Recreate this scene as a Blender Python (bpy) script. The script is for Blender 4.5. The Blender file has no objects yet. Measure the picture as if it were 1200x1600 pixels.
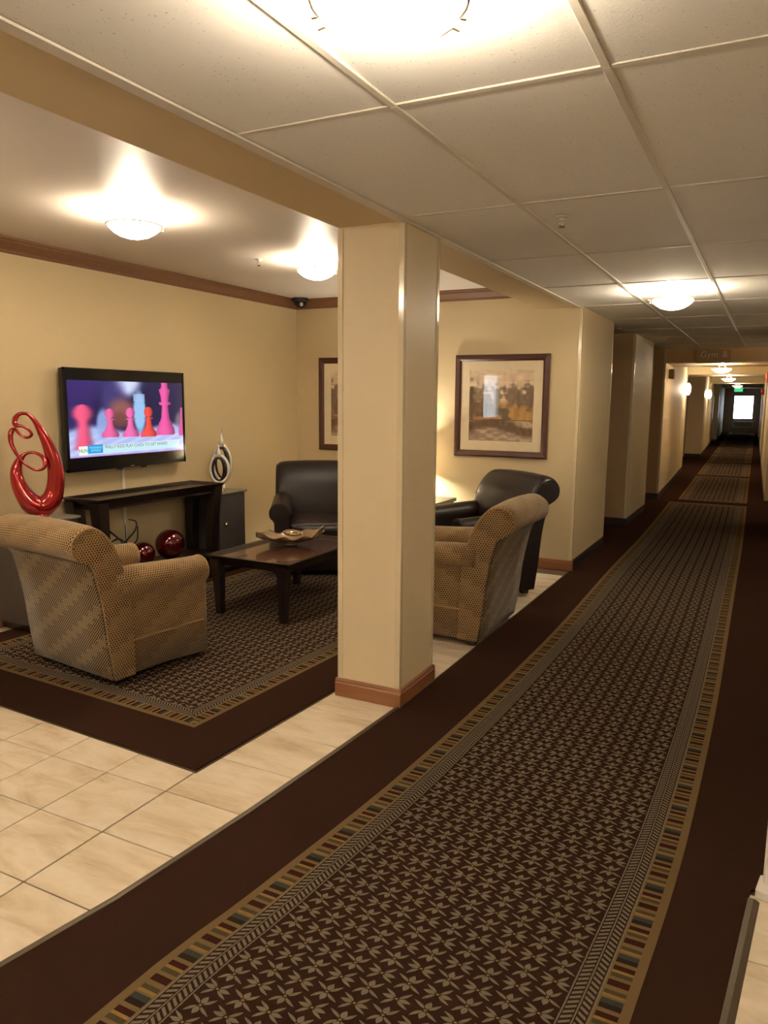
import bpy, bmesh, math, random
import numpy as np
from mathutils import Vector, Matrix, Euler
random.seed(4)
S = bpy.context.scene
COL = S.collection
PI = math.pi

# ------------------------------------------------------------------ camera
F_PX, YAW, PITCH, ROLL = 1180.65, 0.469959, 0.1474405, 0.0088127
cy_, sy_, cp_, sp_, cr_, sr_ = math.cos(YAW), math.sin(YAW), math.cos(PITCH), math.sin(PITCH), math.cos(ROLL), math.sin(ROLL)
fw0 = Vector((-sy_, cy_, 0)); rt0 = Vector((cy_, sy_, 0)); up0 = Vector((0, 0, 1))
fw = fw0 * cp_ - up0 * sp_; upv = up0 * cp_ + fw0 * sp_
rt = rt0 * cr_ + upv * sr_; upv = upv * cr_ - rt0 * sr_
camd = bpy.data.cameras.new('camera'); cam = bpy.data.objects.new('camera', camd); COL.objects.link(cam)
camd.sensor_fit = 'HORIZONTAL'; camd.sensor_width = 36; camd.lens = 36 * F_PX / 1200
camd.clip_start = 0.05; camd.clip_end = 200
cam.matrix_world = Matrix(((rt.x, upv.x, -fw.x, 0), (rt.y, upv.y, -fw.y, 0), (rt.z, upv.z, -fw.z, 1.6), (0, 0, 0, 1)))
S.camera = cam

# ------------------------------------------------------------------ world, exposure
W = bpy.data.worlds.new('world'); S.world = W; W.use_nodes = True
bg = W.node_tree.nodes['Background']; bg.inputs[0].default_value = (0.85, 0.93, 1.0, 1); bg.inputs[1].default_value = 3.0
S.view_settings.view_transform = 'Standard'; S.view_settings.look = 'None'
S.view_settings.exposure = 1.5; S.view_settings.gamma = 1.0; S.view_settings.use_curve_mapping = False
S.cycles.use_denoising = True
S.cycles.max_bounces = 8; S.cycles.diffuse_bounces = 5; S.cycles.glossy_bounces = 4
S.cycles.sample_clamp_indirect = 6.0
LAMP_COL = (1.0, 0.84, 0.62)
BULB_W = 15.0        # point light above each bowl
GLASS_E = 15.0       # emission of the bowl's glass

# ------------------------------------------------------------------ material helpers
class N:
    """tiny builder of math-node expressions"""
    def __init__(s, name):
        s.m = bpy.data.materials.new(name); s.m.use_nodes = True
        s.t = s.m.node_tree; s.n = s.t.nodes; s.l = s.t.links
        s.b = s.n['Principled BSDF']
    def new(s, t, **k):
        o = s.n.new(t)
        for a, v in k.items(): setattr(o, a, v)
        return o
    def put(s, sock, v):
        if isinstance(v, (int, float, tuple, list)): sock.default_value = v
        else: s.l.new(v, sock)
    def mt(s, op, a, b=0.0, c=0.0):
        o = s.n.new('ShaderNodeMath'); o.operation = op
        s.put(o.inputs[0], a); s.put(o.inputs[1], b); s.put(o.inputs[2], c)
        return o.outputs[0]
    def mix(s, f, a, b):
        o = s.n.new('ShaderNodeMix'); o.data_type = 'RGBA'
        s.put(o.inputs[0], f); s.put(o.inputs[6], a if not isinstance(a, tuple) else (*a[:3], 1)); s.put(o.inputs[7], b if not isinstance(b, tuple) else (*b[:3], 1))
        return o.outputs[2]
    def coord(s, kind='Object', scale=None):
        o = s.n.new('ShaderNodeTexCoord').outputs[kind]
        if scale:
            mp = s.n.new('ShaderNodeMapping'); s.l.new(o, mp.inputs[0]); mp.inputs[3].default_value = scale; o = mp.outputs[0]
        return o
    def noise(s, vec, scale, detail=3, rough=.5, dist=0):
        o = s.n.new('ShaderNodeTexNoise'); s.l.new(vec, o.inputs['Vector']); o.inputs['Scale'].default_value = scale
        o.inputs['Detail'].default_value = detail; o.inputs['Roughness'].default_value = rough; o.inputs['Distortion'].default_value = dist
        return o.outputs[0]
    def ramp(s, f, stops, const=False):
        o = s.n.new('ShaderNodeValToRGB'); s.l.new(f, o.inputs[0]); r = o.color_ramp
        if const: r.interpolation = 'CONSTANT'
        while len(r.elements) < len(stops): r.elements.new(1)
        for e, (p, c) in zip(r.elements, stops): e.position = p; e.color = (*c, 1) if len(c) == 3 else c
        return o.outputs[0]
    def bump(s, h, strength=.3, dist=.002):
        o = s.n.new('ShaderNodeBump'); o.inputs['Strength'].default_value = strength; o.inputs['Distance'].default_value = dist
        s.l.new(h, o.inputs['Height']); s.l.new(o.outputs[0], s.b.inputs['Normal'])
    def set(s, color=None, rough=None, metal=None, spec=None, coat=None, coat_r=None, trans=None):
        B = s.b.inputs
        if color is not None: s.put(B['Base Color'], (*color, 1) if isinstance(color, tuple) and len(color) == 3 else color)
        if rough is not None: s.put(B['Roughness'], rough)
        if metal is not None: B['Metallic'].default_value = metal
        if spec is not None: B['Specular IOR Level'].default_value = spec
        if coat is not None: B['Coat Weight'].default_value = coat
        if coat_r is not None: B['Coat Roughness'].default_value = coat_r
        if trans is not None: B['Transmission Weight'].default_value = trans
        return s.m

M = {}
def plain(name, c, rough=.5, metal=0, **k):
    n = N(name); v = n.noise(n.coord(), 12, 3)
    a = n.mix(v, tuple(x * .92 for x in c), tuple(min(1, x * 1.08) for x in c))
    M[name] = n.set(a, rough, metal, **k); return M[name]

def wall_mat(name, c, rough=.55):
    n = N(name); co = n.coord(); v = n.noise(co, 1.3, 4)
    a = n.mix(v, tuple(x * .95 for x in c), tuple(x * 1.05 for x in c))
    n.bump(n.noise(co, 160, 2), .25, .001)
    M[name] = n.set(a, rough, spec=.35); return M[name]
wall_mat('wall_paint', (.60, .485, .295))
wall_mat('beam_paint', (.64, .50, .29))
wall_mat('ceiling_paint', (.70, .64, .58), .42)
wall_mat('column_panel', (.71, .58, .38), .4)
wall_mat('white_wall', (.72, .68, .62), .4)
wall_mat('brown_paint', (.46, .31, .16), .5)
wall_mat('header_paint', (.62, .41, .20))
wall_mat('grey_wall', (.26, .22, .21))
plain('guard_plastic', (.70, .59, .40), .12, spec=.7, coat=.6, coat_r=.05)
plain('white_metal', (.66, .61, .52), .5)
plain('rubber_base', (.018, .013, .012), .5)
plain('dark_brown_base', (.05, .028, .018), .5)
plain('black_gloss', (.006, .006, .008), .12)
plain('black_plastic', (.012, .012, .014), .35)
plain('bronze_metal', (.16, .10, .05), .32, .8)
plain('strip_metal', (.085, .058, .032), .4, .4)
plain('nickel', (.45, .36, .25), .3, .9)
plain('brass', (.75, .6, .35), .25, 1)
plain('silver_ceramic', (.72, .68, .60), .2, .35, coat=.5)
plain('vase_black', (.010, .008, .008), .3)
plain('white_plastic', (.75, .70, .62), .4)
plain('grout', (.09, .05, .025), .9)
plain('mat_board', (.86, .75, .54), .8)
plain('red_plastic', (.55, .03, .03), .35)
def shade():
    n = N('lampshade'); df = n.new('ShaderNodeBsdfDiffuse'); tl = n.new('ShaderNodeBsdfTranslucent'); mx = n.new('ShaderNodeMixShader')
    for q in (df, tl): q.inputs[0].default_value = (.92, .86, .74, 1)
    mx.inputs[0].default_value = .72; n.l.new(df.outputs[0], mx.inputs[1]); n.l.new(tl.outputs[0], mx.inputs[2]); n.l.new(mx.outputs[0], n.n['Material Output'].inputs[0]); M['lampshade'] = n.m
shade()
plain('ceramic_brown', (.10, .05, .03), .3)
plain('grey_vent', (.28, .26, .24), .5)
plain('fire_red', (.5, .03, .02), .4)

def wood(name, c1, c2, rough=.35, scale=(1, 14, 14), coat=.2):
    n = N(name); co = n.coord('Object', scale); v = n.noise(co, 3, 5, .6, .6)
    n.bump(v, .08, .001)
    M[name] = n.set(n.mix(v, c1, c2), rough, coat=coat); return M[name]
wood('oak_trim', (.20, .075, .028), (.34, .145, .055), .32)
wood('crown_wood', (.13, .055, .022), (.22, .10, .042), .5, coat=0)
wood('espresso', (.007, .0035, .0035), (.016, .008, .007), .3, coat=.25)
wood('table_panel', (.045, .016, .010), (.085, .03, .018), .25, coat=.6)
wood('frame_wood', (.045, .012, .006), (.085, .024, .011), .4, coat=.05)
wood('grey_cabinet', (.055, .045, .045), (.085, .072, .07), .35, (8, 8, 1))
wood('cabinet_top', (.16, .14, .12), (.24, .21, .18), .35, (1, 10, 1))
def metallic_red():
    n = N('metallic_red'); f = n.noise(n.coord(), 900, 1)
    M['metallic_red'] = n.set(n.mix(f, (.28, .004, .006), (.45, .012, .014)), .14, .65, coat=1, coat_r=.03)
metallic_red()
def dark_red():
    n = N('red_glass'); M['red_glass'] = n.set((.10, .002, .004), .04, .6, coat=1, coat_r=.01)
dark_red()
def leather():
    n = N('dark_leather'); co = n.coord(); v = n.noise(co, 5, 4); w = n.new('ShaderNodeTexVoronoi'); n.l.new(co, w.inputs['Vector']); w.inputs['Scale'].default_value = 260
    n.bump(w.outputs[0], .15, .0008)
    M['dark_leather'] = n.set(n.mix(v, (.009, .0045, .005), (.018, .010, .0095)), n.mt('MULTIPLY_ADD', v, .15, .33), spec=.35)
leather()
def tile_mat():
    n = N('floor_tile'); tc = n.new('ShaderNodeTexCoord'); oi = n.new('ShaderNodeObjectInfo')
    va = n.new('ShaderNodeVectorMath', operation='ADD'); n.l.new(tc.outputs['Object'], va.inputs[0])
    vm = n.new('ShaderNodeVectorMath', operation='SCALE'); cb = n.new('ShaderNodeCombineXYZ')
    n.put(cb.inputs[0], oi.outputs['Random']); n.put(cb.inputs[1], n.mt('MULTIPLY', oi.outputs['Random'], 3.7)); n.l.new(cb.outputs[0], vm.inputs[0]); vm.inputs['Scale'].default_value = 40
    n.l.new(vm.outputs[0], va.inputs[1])
    mp = n.new('ShaderNodeMapping'); n.l.new(va.outputs[0], mp.inputs[0]); mp.inputs[2].default_value = (0, 0, .5); mp.inputs[3].default_value = (1, 2.6, 1)
    v = n.noise(mp.outputs[0], 3.4, 6, .62, .4); v2 = n.noise(mp.outputs[0], 14, 4, .6)
    c = n.ramp(v, [(.30, (.48, .36, .235)), (.46, (.62, .51, .36)), (.60, (.70, .60, .46)), (.78, (.58, .46, .33))])
    c = n.mix(n.mt('MULTIPLY', v2, .22), c, (.72, .63, .50))
    n.bump(v2, .05, .001)
    M['floor_tile'] = n.set(c, .27, spec=.45)
tile_mat()
def panel_mat():
    n = N('ceiling_panel'); co = n.coord()
    w = n.new('ShaderNodeTexVoronoi'); n.l.new(co, w.inputs['Vector']); w.inputs['Scale'].default_value = 55
    nz = n.noise(co, 90, 3, .7)
    dots = n.mt('MULTIPLY', n.mt('LESS_THAN', w.outputs[0], .16), n.mt('GREATER_THAN', nz, .52))
    base = n.mix(n.noise(co, 1.5, 3), (.82, .80, .75), (.88, .86, .82))
    n.bump(n.mt('SUBTRACT', nz, n.mt('MULTIPLY', dots, .8)), .35, .0015)
    M['ceiling_panel'] = n.set(n.mix(n.mt('MULTIPLY', dots, .45), base, (.18, .12, .07)), .85, spec=.2)
panel_mat()

def carpet_plain(name, c):
    n = N(name); co = n.coord(); f = n.noise(co, 420, 2, .7); g = n.noise(co, 2.2, 3)
    a = n.mix(f, tuple(x * .65 for x in c), tuple(x * 1.3 for x in c)); n.bump(f, .5, .003)
    a = n.mix(n.mt('MULTIPLY', g, .35), a, tuple(x * .7 for x in c))
    M[name] = n.set(a, 1.0, spec=0.0)
carpet_plain('brown_carpet', (.037, .0175, .0115))

def carpet_pattern(name, Wd, L):
    """woven border and flower field; UV in metres, U across 0..Wd, V along 0..L"""
    n = N(name); mt = n.mt
    sep = n.new('ShaderNodeSeparateXYZ'); n.l.new(n.coord('UV'), sep.inputs[0]); u, v = sep.outputs[0], sep.outputs[1]
    du = mt('MINIMUM', u, mt('SUBTRACT', Wd, u)); dv = mt('MINIMUM', v, mt('SUBTRACT', L, v))
    d = mt('MINIMUM', du, dv); side = mt('LESS_THAN', du, dv)
    s = mt('ADD', mt('MULTIPLY', side, v), mt('MULTIPLY', mt('SUBTRACT', 1, side), u))
    sg = n.mt('SIGN', mt('SUBTRACT', u, Wd / 2))
    brown = (.036, .016, .010); taupe = (.190, .158, .112); tan = (.175, .115, .052); yel = (.27, .155, .05)
    teal = (.045, .052, .042); olive = (.075, .062, .030); dred = (.045, .014, .010); choc = (.030, .018, .014)
    # flowers
    CU, CV = .080, .065
    fa = mt('FLOOR', mt('DIVIDE', u, CU)); fb = mt('FLOOR', mt('DIVIDE', v, CV))
    par = mt('FLOORED_MODULO', mt('ADD', fa, fb), 2)
    x = mt('MULTIPLY', mt('SUBTRACT', mt('FRACT', mt('DIVIDE', u, CU)), .5), CV)
    y = mt('MULTIPLY', mt('SUBTRACT', mt('FRACT', mt('DIVIDE', v, CV)), .5), CV)
    x2 = mt('ADD', mt('MULTIPLY', x, par), mt('MULTIPLY', y, mt('SUBTRACT', 1, par)))   # wide axis
    y2 = mt('ADD', mt('MULTIPLY', y, par), mt('MULTIPLY', x, mt('SUBTRACT', 1, par)))
    def petal(along, across, r0, r1, w, curl=0.0):
        al = mt('ABSOLUTE', along); t = mt('DIVIDE', mt('SUBTRACT', al, r0), r1 - r0)
        inside = mt('MULTIPLY', mt('GREATER_THAN', t, 0), mt('LESS_THAN', t, 1))
        prof = mt('MULTIPLY', mt('SINE', mt('MULTIPLY', mt('POWER', mt('MAXIMUM', mt('MINIMUM', t, 1), 0), .8), PI)), w)
        ac = mt('SUBTRACT', across, mt('MULTIPLY', mt('MULTIPLY', along, al), curl)) if curl else across
        return mt('MULTIPLY', mt('LESS_THAN', mt('ABSOLUTE', ac), prof), inside)
    r1w = .0325
    m1 = petal(x2, y2, .0055, r1w, .0068)
    sq = .70711
    # the grid is not square: lean the thin petals along the cell diagonals
    p = mt('MULTIPLY', mt('ADD', x, y), sq); q = mt('MULTIPLY', mt('SUBTRACT', y, x), sq)
    m2 = petal(p, q, .006, .041, .0042, 5.0); m3 = petal(q, p, .006, .041, .0042, -5.0)
    fl = mt('MAXIMUM', m1, mt('MAXIMUM', m2, m3))
    rr = mt('SQRT', mt('ADD', mt('MULTIPLY', x, x), mt('MULTIPLY', y, y))); cen = mt('LESS_THAN', rr, .0034)
    field = n.mix(cen, n.mix(fl, brown, taupe), yel)
    # block row
    ph = mt('FRACT', mt('DIVIDE', s, .19))
    blocks = n.ramp(ph, [(0, choc), (.10, teal), (.20, tan), (.24, yel), (.30, olive), (.38, tan), (.47, dred), (.60, tan), (.67, olive), (.76, yel), (.82, dred), (.92, tan)], True)
    blocks = n.mix(mt('MULTIPLY', mt('GREATER_THAN', d, .026), mt('LESS_THAN', d, .082)), tan, blocks)
    # slanted bar rows
    sl = mt('MULTIPLY', d, .7)
    b1 = mt('LESS_THAN', mt('FRACT', mt('DIVIDE', mt('SUBTRACT', s, sl), .0205)), .52)
    b2 = mt('LESS_THAN', mt('FRACT', mt('DIVIDE', mt('ADD', s, sl), .0190)), .52)
    def band(a, b): return mt('MULTIPLY', mt('GREATER_THAN', d, a), mt('LESS_THAN', d, b))
    c = field
    c = n.mix(mt('LESS_THAN', d, .158), c, taupe)
    c = n.mix(mt('LESS_THAN', d, .154), c, brown)
    c = n.mix(mt('MULTIPLY', band(.127, .151), b2), c, taupe)
    c = n.mix(band(.120, .124), c, taupe)
    c = n.mix(mt('MULTIPLY', band(.095, .117), b1), c, taupe)
    c = n.mix(band(.087, .0915), c, taupe)
    c = n.mix(mt('LESS_THAN', d, .087), c, blocks)
    c = n.mix(mt('LESS_THAN', d, .019), c, tan)
    co = n.coord(); f = n.noise(co, 420, 2, .7)
    c = n.mix(mt('MULTIPLY', f, .45), c, (.012, .008, .006)); n.bump(f, .5, .003)
    M[name] = n.set(c, 1.0, spec=0.0)
    return M[name]

def fabric(name, stripes):
    n = N(name); mt = n.mt
    sep = n.new('ShaderNodeSeparateXYZ'); n.l.new(n.coord('UV'), sep.inputs[0]); u, v = sep.outputs[0], sep.outputs[1]
    P = .0168
    row = mt('FLOOR', mt('DIVIDE', v, P * .8))
    uu = mt('SUBTRACT', mt('FRACT', mt('ADD', mt('DIVIDE', u, P), mt('MULTIPLY', row, .5))), .5)
    vv = mt('MULTIPLY', mt('SUBTRACT', mt('FRACT', mt('DIVIDE', v, P * .8)), .5), .8)
    dist = mt('SQRT', mt('ADD', mt('MULTIPLY', uu, uu), mt('MULTIPLY', vv, vv)))
    b = mt('FLOOR', mt('DIVIDE', v, .040)); a = mt('FLOOR', mt('ADD', mt('DIVIDE', u, .095), mt('MULTIPLY', b, .37)))
    reg = mt('FLOORED_MODULO', mt('ADD', a, mt('MULTIPLY', b, 2)), 3)
    if stripes:
        st = mt('LESS_THAN', mt('FRACT', mt('DIVIDE', mt('ADD', u, mt('MULTIPLY', v, -1.0)), .0185)), .48)
        isd = mt('LESS_THAN', reg, .5)
        dark = mt('ADD', mt('MULTIPLY', isd, mt('LESS_THAN', dist, .24)), mt('MULTIPLY', mt('SUBTRACT', 1, isd), st))
        gold = (.275, .20, .105)
    else:
        dark = mt('LESS_THAN', dist, mt('ADD', .24, mt('MULTIPLY', reg, .035)))
        gold = (.315, .20, .085)
    co = n.coord(); f = n.noise(co, 300, 2); g = n.noise(co, 6, 3)
    c = n.mix(g, tuple(x * .9 for x in gold), tuple(x * 1.12 for x in gold))
    c = n.mix(dark, c, (.032, .013, .008)); n.bump(mt('SUBTRACT', f, dark), .5, .0012)
    M[name] = n.set(c, .8, spec=.2); n.b.inputs['Sheen Weight'].default_value = .2
fabric('fabric_dots', False); fabric('fabric_stripes', True)

def emit(name, c, e, base=(.8, .8, .8)):
    n = N(name); n.set(base, .3); n.b.inputs['Emission Color'].default_value = (*c, 1); n.b.inputs['Emission Strength'].default_value = e
    M[name] = n.m; return n.m
emit('bowl_glass', (1, .86, .66), GLASS_E)
emit('sconce_glass', (1, .82, .58), 7.0)
emit('exit_green', (.05, .75, .25), .45)
emit('strobe_red', (1, .06, .03), .4)
def attr_mat(name, e=None, rough=.6):
    n = N(name); at = n.new('ShaderNodeAttribute'); at.attribute_name = 'col'
    if e: n.set((.0, .0, .0), .15); n.l.new(at.outputs[0], n.b.inputs['Emission Color']); n.b.inputs['Emission Strength'].default_value = e
    else: n.set(at.outputs[0], rough)
    M[name] = n.m
attr_mat('screen_image', .40); attr_mat('print_ink')
def flat_emit(name, c, e):
    n = N(name); n.set((0, 0, 0), .2); n.b.inputs['Emission Color'].default_value = (*c, 1); n.b.inputs['Emission Strength'].default_value = e; M[name] = n.m
flat_emit('caption_grey', (.10, .16, .18), .35); flat_emit('caption_black', (.01, .01, .02), .4); flat_emit('caption_light', (.35, .75, .9), .4)
def glass():
    n = N('clear_glass'); tr = n.new('ShaderNodeBsdfTransparent'); gl = n.new('ShaderNodeBsdfGlossy'); gl.inputs['Roughness'].default_value = .02
    lw = n.new('ShaderNodeLayerWeight'); fz = n.mt('MULTIPLY_ADD', n.mt('POWER', lw.outputs['Facing'], 5.0), .95, .045); mx = n.new('ShaderNodeMixShader')
    n.l.new(fz, mx.inputs[0]); n.l.new(tr.outputs[0], mx.inputs[1]); n.l.new(gl.outputs[0], mx.inputs[2])
    n.l.new(mx.outputs[0], n.n['Material Output'].inputs[0]); M['clear_glass'] = n.m
glass()
def amber():
    n = N('amber_glass'); v = n.noise(n.coord(), 9, 5, .6, 1.5)
    M['amber_glass'] = n.set(n.mix(v, (.16, .10, .06), (.55, .38, .22)), .12, .5, coat=1, coat_r=.03)
amber()

# ------------------------------------------------------------------ mesh helpers
def new_obj(name, me, parent=None, loc=None, rot=None):
    o = bpy.data.objects.new(name, me); COL.objects.link(o)
    if parent is not None: o.parent = parent
    if loc is not None: o.location = loc
    if rot is not None: o.rotation_euler = rot
    return o
def finish(bm, name, mat, parent=None, smooth=False, loc=None, rot=None, uvbox=False, bevel=0, sub=0, segs=2):
    bmesh.ops.recalc_face_normals(bm, faces=bm.faces)
    me = bpy.data.meshes.new(name)
    if uvbox:
        lay = bm.loops.layers.uv.verify()
        for f in bm.faces:
            nx, ny, nz = map(abs, f.normal)
            for l in f.loops:
                c = l.vert.co
                l[lay].uv = (c.y, c.z) if nx >= ny and nx >= nz else ((c.x, c.z) if ny >= nz else (c.x, c.y))
    bm.to_mesh(me); bm.free()
    me.materials.append(M[mat] if isinstance(mat, str) else mat)
    if smooth: me.polygons.foreach_set('use_smooth', [True] * len(me.polygons))
    o = new_obj(name, me, parent, loc, rot)
    if bevel:
        b = o.modifiers.new('bevel', 'BEVEL'); b.width = bevel; b.segments = segs; b.limit_method = 'ANGLE'; b.angle_limit = .6
    if sub:
        s = o.modifiers.new('sub', 'SUBSURF'); s.levels = sub; s.render_levels = sub
    return o
def bx(bm, x0, x1, y0, y1, z0, z1, mat=None):
    vs = [bm.verts.new((x, y, z)) for x in (x0, x1) for y in (y0, y1) for z in (z0, z1)]
    for f in ((0, 1, 3, 2), (4, 6, 7, 5), (0, 4, 5, 1), (2, 3, 7, 6), (0, 2, 6, 4), (1, 5, 7, 3)): bm.faces.new([vs[i] for i in f])
    return vs
def box(name, mat, x0, x1, y0, y1, z0, z1, parent=None, bevel=0, **k):
    bm = bmesh.new(); bx(bm, x0, x1, y0, y1, z0, z1); return finish(bm, name, mat, parent, bevel=bevel, **k)
def prism(bm, pts, axis, a, b):
    """closed 2-D profile swept along an axis from a to b"""
    def P(p, t): return {'x': (t, p[0], p[1]), 'y': (p[0], t, p[1]), 'z': (p[0], p[1], t)}[axis]
    A = [bm.verts.new(P(p, a)) for p in pts]; B = [bm.verts.new(P(p, b)) for p in pts]; n = len(pts)
    for i in range(n): bm.faces.new((A[i], A[(i + 1) % n], B[(i + 1) % n], B[i]))
    bm.faces.new(A[::-1]); bm.faces.new(B)
def lathe(bm, prof, seg=32, cx=0, cy=0, caps=True):
    rings = []
    for r, z in prof:
        if r < 1e-6: rings.append([bm.verts.new((cx, cy, z))])
        else: rings.append([bm.verts.new((cx + r * math.cos(2 * PI * i / seg), cy + r * math.sin(2 * PI * i / seg), z)) for i in range(seg)])
    for A, B in zip(rings, rings[1:]):
        for i in range(seg):
            j = (i + 1) % seg
            if len(A) == 1 and len(B) > 1: bm.faces.new((A[0], B[i], B[j]))
            elif len(B) == 1 and len(A) > 1: bm.faces.new((A[i], B[0], A[j]))
            elif len(A) > 1: bm.faces.new((A[i], B[i], B[j], A[j]))
    if caps:
        for R in (rings[0], rings[-1]):
            if len(R) > 1: bm.faces.new(R)
def catmull(pts, n=6, closed=False):
    out = []; m = len(pts); rng = range(m if closed else m - 1)
    for i in rng:
        if closed: p = [np.array(pts[(i + k) % m], float) for k in (-1, 0, 1, 2)]
        else: p = [np.array(pts[min(max(i + k, 0), m - 1)], float) for k in (-1, 0, 1, 2)]
        for j in range(n):
            t = j / n
            out.append(.5 * ((2 * p[1]) + (-p[0] + p[2]) * t + (2 * p[0] - 5 * p[1] + 4 * p[2] - p[3]) * t * t + (-p[0] + 3 * p[1] - 3 * p[2] + p[3]) * t ** 3))
    if not closed: out.append(np.array(pts[-1], float))
    return out
def sweep(bm, pts, closed=False, seg=10, flat=1.0, n0=(0, 1, 0)):
    """tube along (x,y,z,r) points; FLAT squashes it along the normal n0"""
    P = [Vector(p[:3]) for p in pts]; R = [p[3] for p in pts]; m = len(P); rings = []
    nn = Vector(n0)
    for i in range(m):
        a = P[(i - 1) % m] if closed or i > 0 else P[i]; b = P[(i + 1) % m] if closed or i < m - 1 else P[i]
        t = (b - a).normalized(); n = nn - t * nn.dot(t)
        if n.length < 1e-3: n = t.orthogonal()
        n.normalize(); s = t.cross(n)
        rings.append([bm.verts.new(P[i] + n * (R[i] * flat * math.cos(2 * PI * k / seg)) + s * (R[i] * math.sin(2 * PI * k / seg))) for k in range(seg)])
    for i in range(m if closed else m - 1):
        A, B = rings[i], rings[(i + 1) % m]
        for k in range(seg): bm.faces.new((A[k], A[(k + 1) % seg], B[(k + 1) % seg], B[k]))
    if not closed: bm.faces.new(rings[0]); bm.faces.new(rings[-1][::-1])
def tag(o, label=None, cat=None, group=None, kind=None):
    if label: o['label'] = label
    if cat: o['category'] = cat
    if group: o['group'] = group
    if kind: o['kind'] = kind
    return o
def struct(o, label=None): o['kind'] = 'structure'; return tag(o, label)
def empty(name, loc=(0, 0, 0), rz=0, label=None, cat=None, group=None):
    o = bpy.data.objects.new(name, None); COL.objects.link(o); o.location = loc; o.rotation_euler = (0, 0, rz)
    return tag(o, label, cat, group)
def dup(root, loc, rz=None, label=None, group=None):
    r = root.copy(); COL.objects.link(r); r.location = loc
    if rz is not None: r.rotation_euler = (0, 0, rz)
    if label: r['label'] = label
    if group: r['group'] = group
    def rec(a, b):
        for ch in a.children:
            c = ch.copy(); COL.objects.link(c); c.parent = b; rec(ch, c)
    for ch in list(root.children):
        c = ch.copy(); COL.objects.link(c); c.parent = r
        for g in list(ch.children):
            d = g.copy(); COL.objects.link(d); d.parent = c
    return r
def inst(o, loc, parent):
    c = o.copy(); COL.objects.link(c); c.parent = parent; c.location = loc; return c

# ================================================================== SHELL
H = 2.445; HL = 2.66; XW = -4.70; YB = 7.10; BX0, BX1 = -2.0, -1.635
def shear(y): return 0 if y < 13.5 else -.022 * (y - 13.5)     # the far wing of the corridor turns slightly
# floor: screed plus tiles
floor = struct(box('floor', 'grout', -5.0, 4.2, -3.6, 52, -.08, -.006))
T = .3338; TX0, TY0 = -2.109, 1.521
bm = bmesh.new(); bx(bm, -T / 2 + .0026, T / 2 - .0026, -T / 2 + .0026, T / 2 - .0026, -.006, 0)
tile0 = finish(bm, 'floor_tile', 'floor_tile', floor, bevel=.0012, segs=1)
tile0.location = (TX0 - T / 2, TY0 + T / 2, 0)
def tile_used(x, y):
    # nothing of the tiles under the rug or the corridor carpet is built
    if x > -1.45 and x < -.05: return False
    if x < -2.35 and 2.95 < y < 5.9 and x > -4.4: return False
    return True
for i in range(-8, 3):
    for j in range(-6, 17):
        x = TX0 + (i - .5) * T; y = TY0 + (j + .5) * T
        if (i, j) == (0, 0) or not tile_used(x, y) or y > YB - .1 or x < XW: continue
        if i > 1: continue
        c = inst(tile0, (x, y, 0), floor)
        if i == 1: c.scale = (1.5, 1, 1); c.location.x += T * .25
for i in range(6, 12):
    for j in range(-6, 3):
        x = TX0 + (i - .5) * T; y = TY0 + (j + .5) * T + .06
        if x > -.1: inst(tile0, (x, y, 0), floor)

# ceiling: plenum slab, grid bars and lay-in panels
ceil = struct(box('ceiling', 'white_metal', -1.66, 4.2, -3.6, 13.3, 2.50, 2.56))
CX0, CW, CY0, CL = -1.052, .608, 2.110, 1.238
bm = bmesh.new(); bx(bm, -CW / 2 + .008, CW / 2 - .008, -CL / 2 + .008, CL / 2 - .008, 0, .018)
pan0 = finish(bm, 'ceiling_panel', 'ceiling_panel', ceil, bevel=.004, segs=1)
bm = bmesh.new(); bx(bm, -.012, .012, -CL / 2, CL / 2, 0, .03)
bar0 = finish(bm, 'grid_bar', 'white_metal', ceil, bevel=.002, segs=1)
bm = bmesh.new(); bx(bm, -CW / 2 + .012, CW / 2 - .012, -.012, .012, .001, .03)
cross0 = finish(bm, 'cross_bar', 'white_metal', ceil, bevel=.002, segs=1)
first = True
for i in range(-1, 3):
    for j in range(-4, 10):
        x = CX0 + (i + .5) * CW; y = CY0 + (j + .5) * CL; lift = random.uniform(0, .002)
        if y > 13.4 - CL / 2 + .3: continue
        if i == 2 and y > 3.5: continue
        for proto, p in ((pan0, (x, y, H + .004 + lift)), (bar0, (x + CW / 2, y, H)), (cross0, (x, y - CL / 2, H))):
            if first: proto.location = p
            else: inst(proto, p, ceil)
        first = False
# lobby ceiling (painted)
lobby_ceiling = struct(box('ceiling', 'ceiling_paint', -5.0, BX0 + .02, -3.6, YB + .1, HL, HL + .08))
# beam between lobby and corridor
beam = struct(box('beam', 'beam_paint', BX0, BX1, -3.6, YB, H + .002, HL + .05))
box('wall_angle', 'white_metal', BX1 - .022, BX1 + .024, -3.6, YB, H - .006, H + .0015, beam)

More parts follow.
